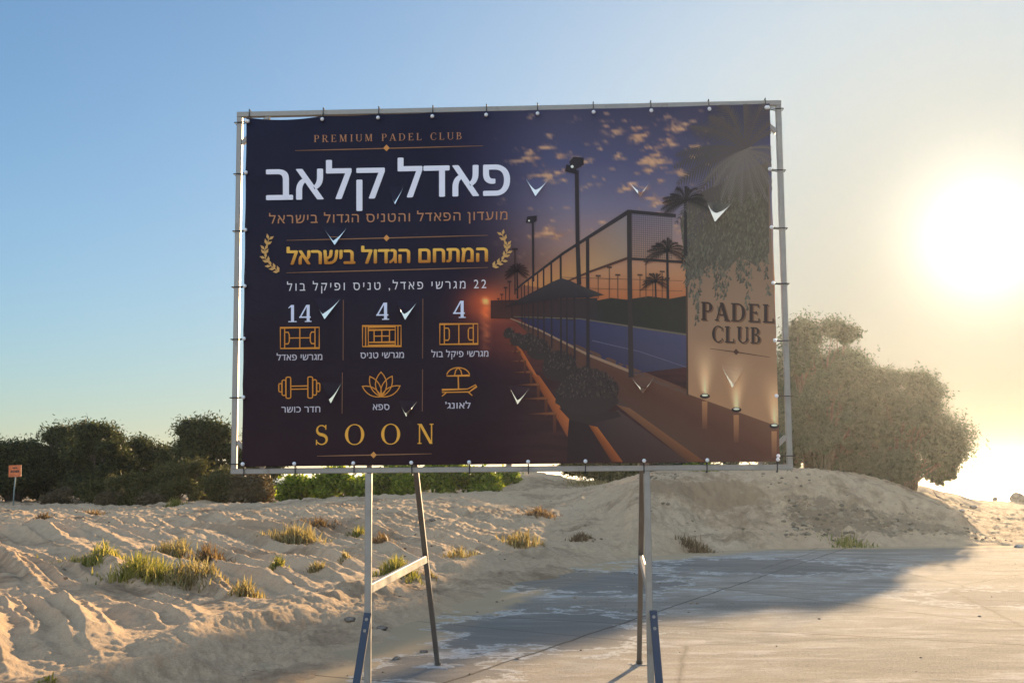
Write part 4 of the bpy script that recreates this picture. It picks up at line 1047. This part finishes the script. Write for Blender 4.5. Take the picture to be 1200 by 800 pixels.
# the big tamarisks on the right
px_tree("tree", "large hazy round tree beyond the sand mound, right of the billboard", "tree", 962, 40.5, 140, 370, L_TAM, 72000, seed=91, group="trees beyond the sand mound", lobes=46, lobe_r=(.07, .18), trunk_h=.03, leaf=(.038, .115), stems=4, d=6.0, z_sink=.2)
px_tree("tree", "lower spreading tree whose crown ends above the bright sea", "tree", 1052, 40, 172, 426, L_TAM, 70000, seed=92, group="trees beyond the sand mound", lobes=46, lobe_r=(.07, .18), trunk_h=.02, leaf=(.038, .115), stems=3, d=4.6, z_sink=.2)
px_tree("tree", "tree standing behind the right half of the billboard", "tree", 916, 42, 110, 452, L_TAM, 48000, seed=93, group="trees beyond the sand mound", lobes=22, trunk_h=.04, leaf=(.038, .115), stems=3, d=6)
px_tree("tree", "tree behind the billboard's printed wall, its foot seen below the frame", "tree", 806, 42.5, 170, 506, L_TAM, 34000, seed=94, group="trees beyond the sand mound", lobes=22, trunk_h=.03, leaf=(.038, .115), stems=3, d=5)
px_tree("tree", "dark tree behind the billboard, left end showing beside the sea gap", "tree", 716, 43, 130, 512, L_OLIVE, 20000, seed=95, group="trees beyond the sand mound", lobes=18, trunk_h=.04, leaf=(.06, .18), stems=3, d=4)
px_tree("shrub", "bright green shrub on the brow of the mound under the frame", "shrub", 818, 38, 60, 549, L_GREEN, 2400, seed=96, lobes=9, trunk_h=.04, leaf=(.07, .12), stems=3, droop=-.2)

def tuft(name, label, cat, px, py, wpx, hpx, mat, n, group, seed, spread=.5):
    """grass clump standing where the view ray meets the sand"""
    R = np.random.default_rng(seed + 500); r = ray(px, py); o_ = np.array([0, 0, CAM_H]); x = y = None
    ts = np.geomspace(5, 70, 3000); X, Y, Z = r.x * ts, r.y * ts, CAM_H + r.z * ts
    hit = np.nonzero(height(X, Y) >= Z)[0]; k = hit[0] if len(hit) else 2500; x, y = float(X[k]), float(Y[k])
    w, hh = wpx / FPX * y, hpx / FPX * y
    bx = R.normal(0, .26, n) * w; by = R.normal(0, .30, n) * w * .7
    zb = height(x + bx, y + by); z0 = H(x, y)
    fall = np.exp(-((bx / (w * .42)) ** 2)); L = hh * .78 * R.uniform(.3, 1.15, n) * (.45 + .65 * fall)
    an = R.uniform(0, 2 * np.pi, n); ln = R.uniform(.05, spread, n) * 1.3; dx, dy = np.cos(an) * ln, np.sin(an) * ln
    wd = R.uniform(.006, .013, n) * (y / 16) ** .6; px_, py_ = -np.sin(an), np.cos(an)
    V = []
    for f, ww in ((0, 1.0), (.45, .85), (.8, .5), (1.0, .12)):
        cx = bx + dx * L * f ** 1.7; cy = by + dy * L * f ** 1.7; cz = zb - z0 - .02 + L * (f - .28 * ln * f * f)
        V += [np.stack([cx + px_ * wd * ww, cy + py_ * wd * ww, cz], -1), np.stack([cx - px_ * wd * ww, cy - py_ * wd * ww, cz], -1)]
    V = np.stack(V, 1); base = np.arange(n)[:, None] * 8
    F = np.concatenate([base + np.array([[k, k + 1, k + 3, k + 2]]) for k in (0, 2, 4)], 1).reshape(-1)
    me = mesh_np(name, V.reshape(-1, 3), F, 4); o = link(name, me, mat); o.location = (x, y, z0)
    return tag(o, label, cat, group)
TU = "grass tufts on the sand bank"
for i, (px, py, w, hp, mt, n, lab) in enumerate([
    (118, 652, 78, 20, G_GREEN, 420, "low spreading green grass patch at the left of the bank"),
    (172, 676, 84, 34, G_GREEN, 620, "tall green grass clump in front of the low green patch"),
    (218, 682, 84, 24, G_STRAW, 460, "straw-coloured fringe at the right of the tall green clump"),
    (206, 652, 48, 26, G_STRAW, 300, "pale dry grass standing behind the tall green clump"),
    (242, 656, 44, 26, G_RED, 320, "rusty red-brown tuft behind the green clumps"),
    (288, 698, 34, 30, G_STRAW, 200, "yellow tuft low on the bank, left of the small green one"),
    (326, 662, 18, 18, G_GREEN, 110, "small green tuft alone on the slope left of the post"),
    (345, 634, 62, 26, G_STRAW, 420, "broad olive-straw tuft below the green shrubs"),
    (372, 614, 40, 14, G_RED, 220, "low rusty tuft on the crest left of the post"),
    (370, 668, 22, 16, G_STRAW, 120, "small yellow tuft midway up the bank beside the post"),
    (404, 652, 20, 10, G_STRAW, 90, "tiny straw tuft touching the left steel post"),
    (420, 626, 26, 16, G_GREEN, 130, "short green tuft just left of the left post's upper half"),
    (448, 634, 36, 16, G_RED, 200, "reddish tuft between the post and the rear leg"),
    (466, 670, 46, 26, G_GREEN, 360, "yellow-green clump seen between the post and the rear leg"),
    (504, 676, 14, 12, G_STRAW, 70, "thin tuft right beside the left rear leg"),
    (540, 652, 46, 18, G_STRAW, 160, "sparse straw tuft right of the left rear leg"),
    (612, 640, 44, 24, G_STRAW, 220, "yellow dry tuft on the slope under the board's middle"),
    (632, 604, 40, 14, G_RED, 220, "rusty tuft on the ridge under the board's middle"),
    (680, 632, 28, 14, G_RED, 200, "dark rusty tuft at the mound's left foot"),
    (816, 646, 40, 18, G_RED, 320, "round brown tuft at the foot of the mound, right of the right post"),
    (690, 566, 70, 10, G_STRAW, 300, "dry grass strip on the dune below the dark tree"),
    (1000, 642, 60, 16, G_GREEN, 260, "greenish weeds at the mound's right foot"),
    (56, 797, 26, 14, G_GREEN, 90, "small bright green sprout at the bottom left corner"),
    (50, 607, 22, 12, G_RED, 160, "reddish clump on the crest near the orange sign"),
    (205, 592, 24, 14, G_GREEN, 160, "green sprigs at the foot of the olive bushes"),
    (110, 602, 30, 9, G_RED, 140, "low rusty weeds on the crest under the dark trees")]):
    tuft("grass_tuft", lab, "grass tuft", px, py, w, hp, mt, n, TU, i, .8)

# ------------------------------------------------------------------ small things
m = Mat("sign_orange", .5, (.72, .16, .03)); nn = m.noise(m.coord("Object"), 9, 4); m.col(m.ramp(nn, [(.3, (.55, .11, .02)), (.7, (.80, .20, .05))])); ORANGE = m.m
P = at(15.5, 601, 37.5); gz = H(P.x, P.y); sg = empty("warning_sign", (P.x, P.y, gz)); tag(sg, "small orange warning sign on a thin grey pole before the left trees", "sign")
zt = at(15.5, 545, 37.5).z - gz; pw = 14.5 / FPX * 37.5; ph = 13.5 / FPX * 37.5
b = MB(); b.path([(-.02, .02, -.2), (-.01, .02, zt * .4), (.012, .02, zt * .75), (.01, .02, zt - .01)], [.02] * 4, 8); b.build("pole", metal("weathered_pole", (.22, .27, .26), .6, .3), sg, smooth=True)
b = MB(); b.bar((-pw / 2, -.008, zt - ph / 2), (pw / 2, -.008, zt - ph / 2 + .012), .012, ph, up=(0, 0, 1)); pn = b.build("panel", ORANGE, sg)
b = MB(); rs = random.Random(11)
for row, (x0, x1, zc, hh) in enumerate(((-.075, .075, zt - ph * .22, .05), (-.13, .13, zt - ph * .52, .075), (-.14, .14, zt - ph * .86, .012))):
    x = x0
    while x < x1:
        w_ = rs.uniform(.022, .045) if row < 2 else .28
        z_ = zc + x * .04
        b.bar((x, -.0165, z_), (min(x + w_, x1), -.0165, z_), .002, hh * rs.uniform(.75, 1)); x += w_ + .012
b.build("lettering", Mat("black_ink", .6, (.02, .015, .012)).m, pn)

def stone(name, label, cat, px, py, r, mat, seed, group=None, Y=None, sc=(1, 1, .6)):
    R = np.random.default_rng(seed); rr = ray(px, py)
    if Y is None:
        ts = np.geomspace(5, 90, 4000); hit = np.nonzero(height(rr.x * ts, rr.y * ts) * (1) >= CAM_H + rr.z * ts)[0]; k = ts[hit[0]] if len(hit) else 30
        # on the concrete the sheet lies above the sand
        tg = -CAM_H / rr.z; k = min(k, tg) if rr.z < 0 else k
        x, y = rr.x * k, rr.y * k
    else: x, y = rr.x * Y / rr.y, Y
    bm = bmesh.new(); bmesh.ops.create_icosphere(bm, subdivisions=3, radius=1)
    ph_ = R.uniform(0, 50)
    for v_i in bm.verts:
        c = v_i.co; n = float(fbm(np.array([c.x * 1.3 + ph_]), np.array([c.y * 1.3 + c.z * 1.1]), 3)[0]); v_i.co = Vector((c.x * sc[0], c.y * sc[1], c.z * sc[2])) * r * (1 + .32 * n)
    me = bpy.data.meshes.new(name); bm.to_mesh(me); bm.free(); o = link(name, me, mat); z = max(H(x, y), -2.4 if Y else 0.0)
    o.location = (x, y, z + r * sc[2] * .35); return tag(o, label, cat, group)
m = Mat("dark_rock", .85, (.16, .13, .10)); nn = m.noise(m.coord("Object"), 6, 5); m.col(m.ramp(nn, [(.3, (.09, .07, .055)), (.7, (.24, .2, .155))])).bump(nn, .5, .05); ROCK = m.m
m = Mat("pale_rock", .85, (.36, .32, .27)); nn = m.noise(m.coord("Object"), 9, 5); m.col(m.ramp(nn, [(.3, (.27, .23, .19)), (.7, (.46, .42, .37))])).bump(nn, .5, .03); PALE = m.m
RG = "rocks on the shore crest"
stone("rock", "large brown rock on the crest before the sea, at the right edge", "rock", 1193, 586, .40, ROCK, 1, RG, 61, (1.2, 1, .8))
stone("rock", "small pointed rock on the crest left of the large rock", "rock", 1166, 587, .14, ROCK, 2, RG, 61, (1, 1, 1.1))
DG = "debris lumps on the sand"
for i, (px, py, r, mt, lab) in enumerate([
    (410, 727, .05, ROCK, "black lump on the sand left of the left post"), (447, 737, .045, ROCK, "small dark lump just right of the left post"), (465, 772, .03, ROCK, "dark pebble right of the blue strut"),
    (497, 764, .03, ROCK, "dark pebble beside the left rear foot plate"), (606, 772, .016, ROCK, "dark pebble on the concrete right of the left rear leg"), (742, 690, .022, ROCK, "dark pebble on the shaded concrete left of the right rear leg"),
    (1194, 641, .08, PALE, "pale stone at the pavement's far edge, right side"), (1141, 595, .10, PALE, "pale stone on the beach below the sea"), (1127, 599, .08, PALE, "pale stone lying left of the beach stone near the tree"),
    (960, 725, .014, ROCK, "tiny dark pebble on the sunlit concrete"), (1148, 722, .016, ROCK, "dark pebble on the sunlit concrete near the right edge"), (507, 610, .06, ROCK, "dark lump on the bank right of the rear leg")]):
    stone("stone", lab, "stone", px, py, r, mt, 20 + i, DG, None, (1.2, 1, .6))

# clods and grit: too many to count, one mesh
R = np.random.default_rng(77); V, F = [], []
ICO = bmesh.new(); bmesh.ops.create_icosphere(ICO, subdivisions=1, radius=1); iv = np.array([v.co[:] for v in ICO.verts]); ifc = np.array([[v.index for v in f.verts] for f in ICO.faces]); ICO.free()
pts = []
for n, x0, x1, y0, y1, r0, r1 in ((800, 3, 11.5, 26.7, 31, .01, .05), (700, 6, 9.6, 27.2, 29.2, .015, .07), (700, -9, 3, 14, 34, .010, .03), (260, -4, 9, 9, 26, .004, .011), (260, 8, 20, 28, 60, .02, .07)):
    xx, yy = R.uniform(x0, x1, n), R.uniform(y0, y1, n); cl = fbm(xx * .5 + 40, yy * .5, 2); k = cl > -.05
    rr = r0 + (r1 - r0) * R.random(n) ** 3
    zz = np.maximum(height(xx, yy), 0.0)
    pts += list(zip(xx[k], yy[k], zz[k], rr[k]))
for i, (x, y, z, r) in enumerate(pts):
    d = iv * (1 + R.normal(0, .2, (len(iv), 1))) * np.array([1.2, 1, .7]) * r; V.append(d + [x, y, z + r * .25]); F.append(ifc + i * len(iv))
me = mesh_np("dirt_clods", np.concatenate(V), np.concatenate(F).reshape(-1), 3)
m = Mat("clod", .95, (.26, .19, .125)); g = m.n.new("ShaderNodeNewGeometry"); m.col(m.ramp(g.outputs["Random Per Island"], [(0, (.10, .075, .05)), (.5, (.26, .185, .115)), (1, (.40, .31, .21))]))
tag(link("dirt_clods", me, m.m), "scattered clods and grit on the sand and pavement", kind="stuff")
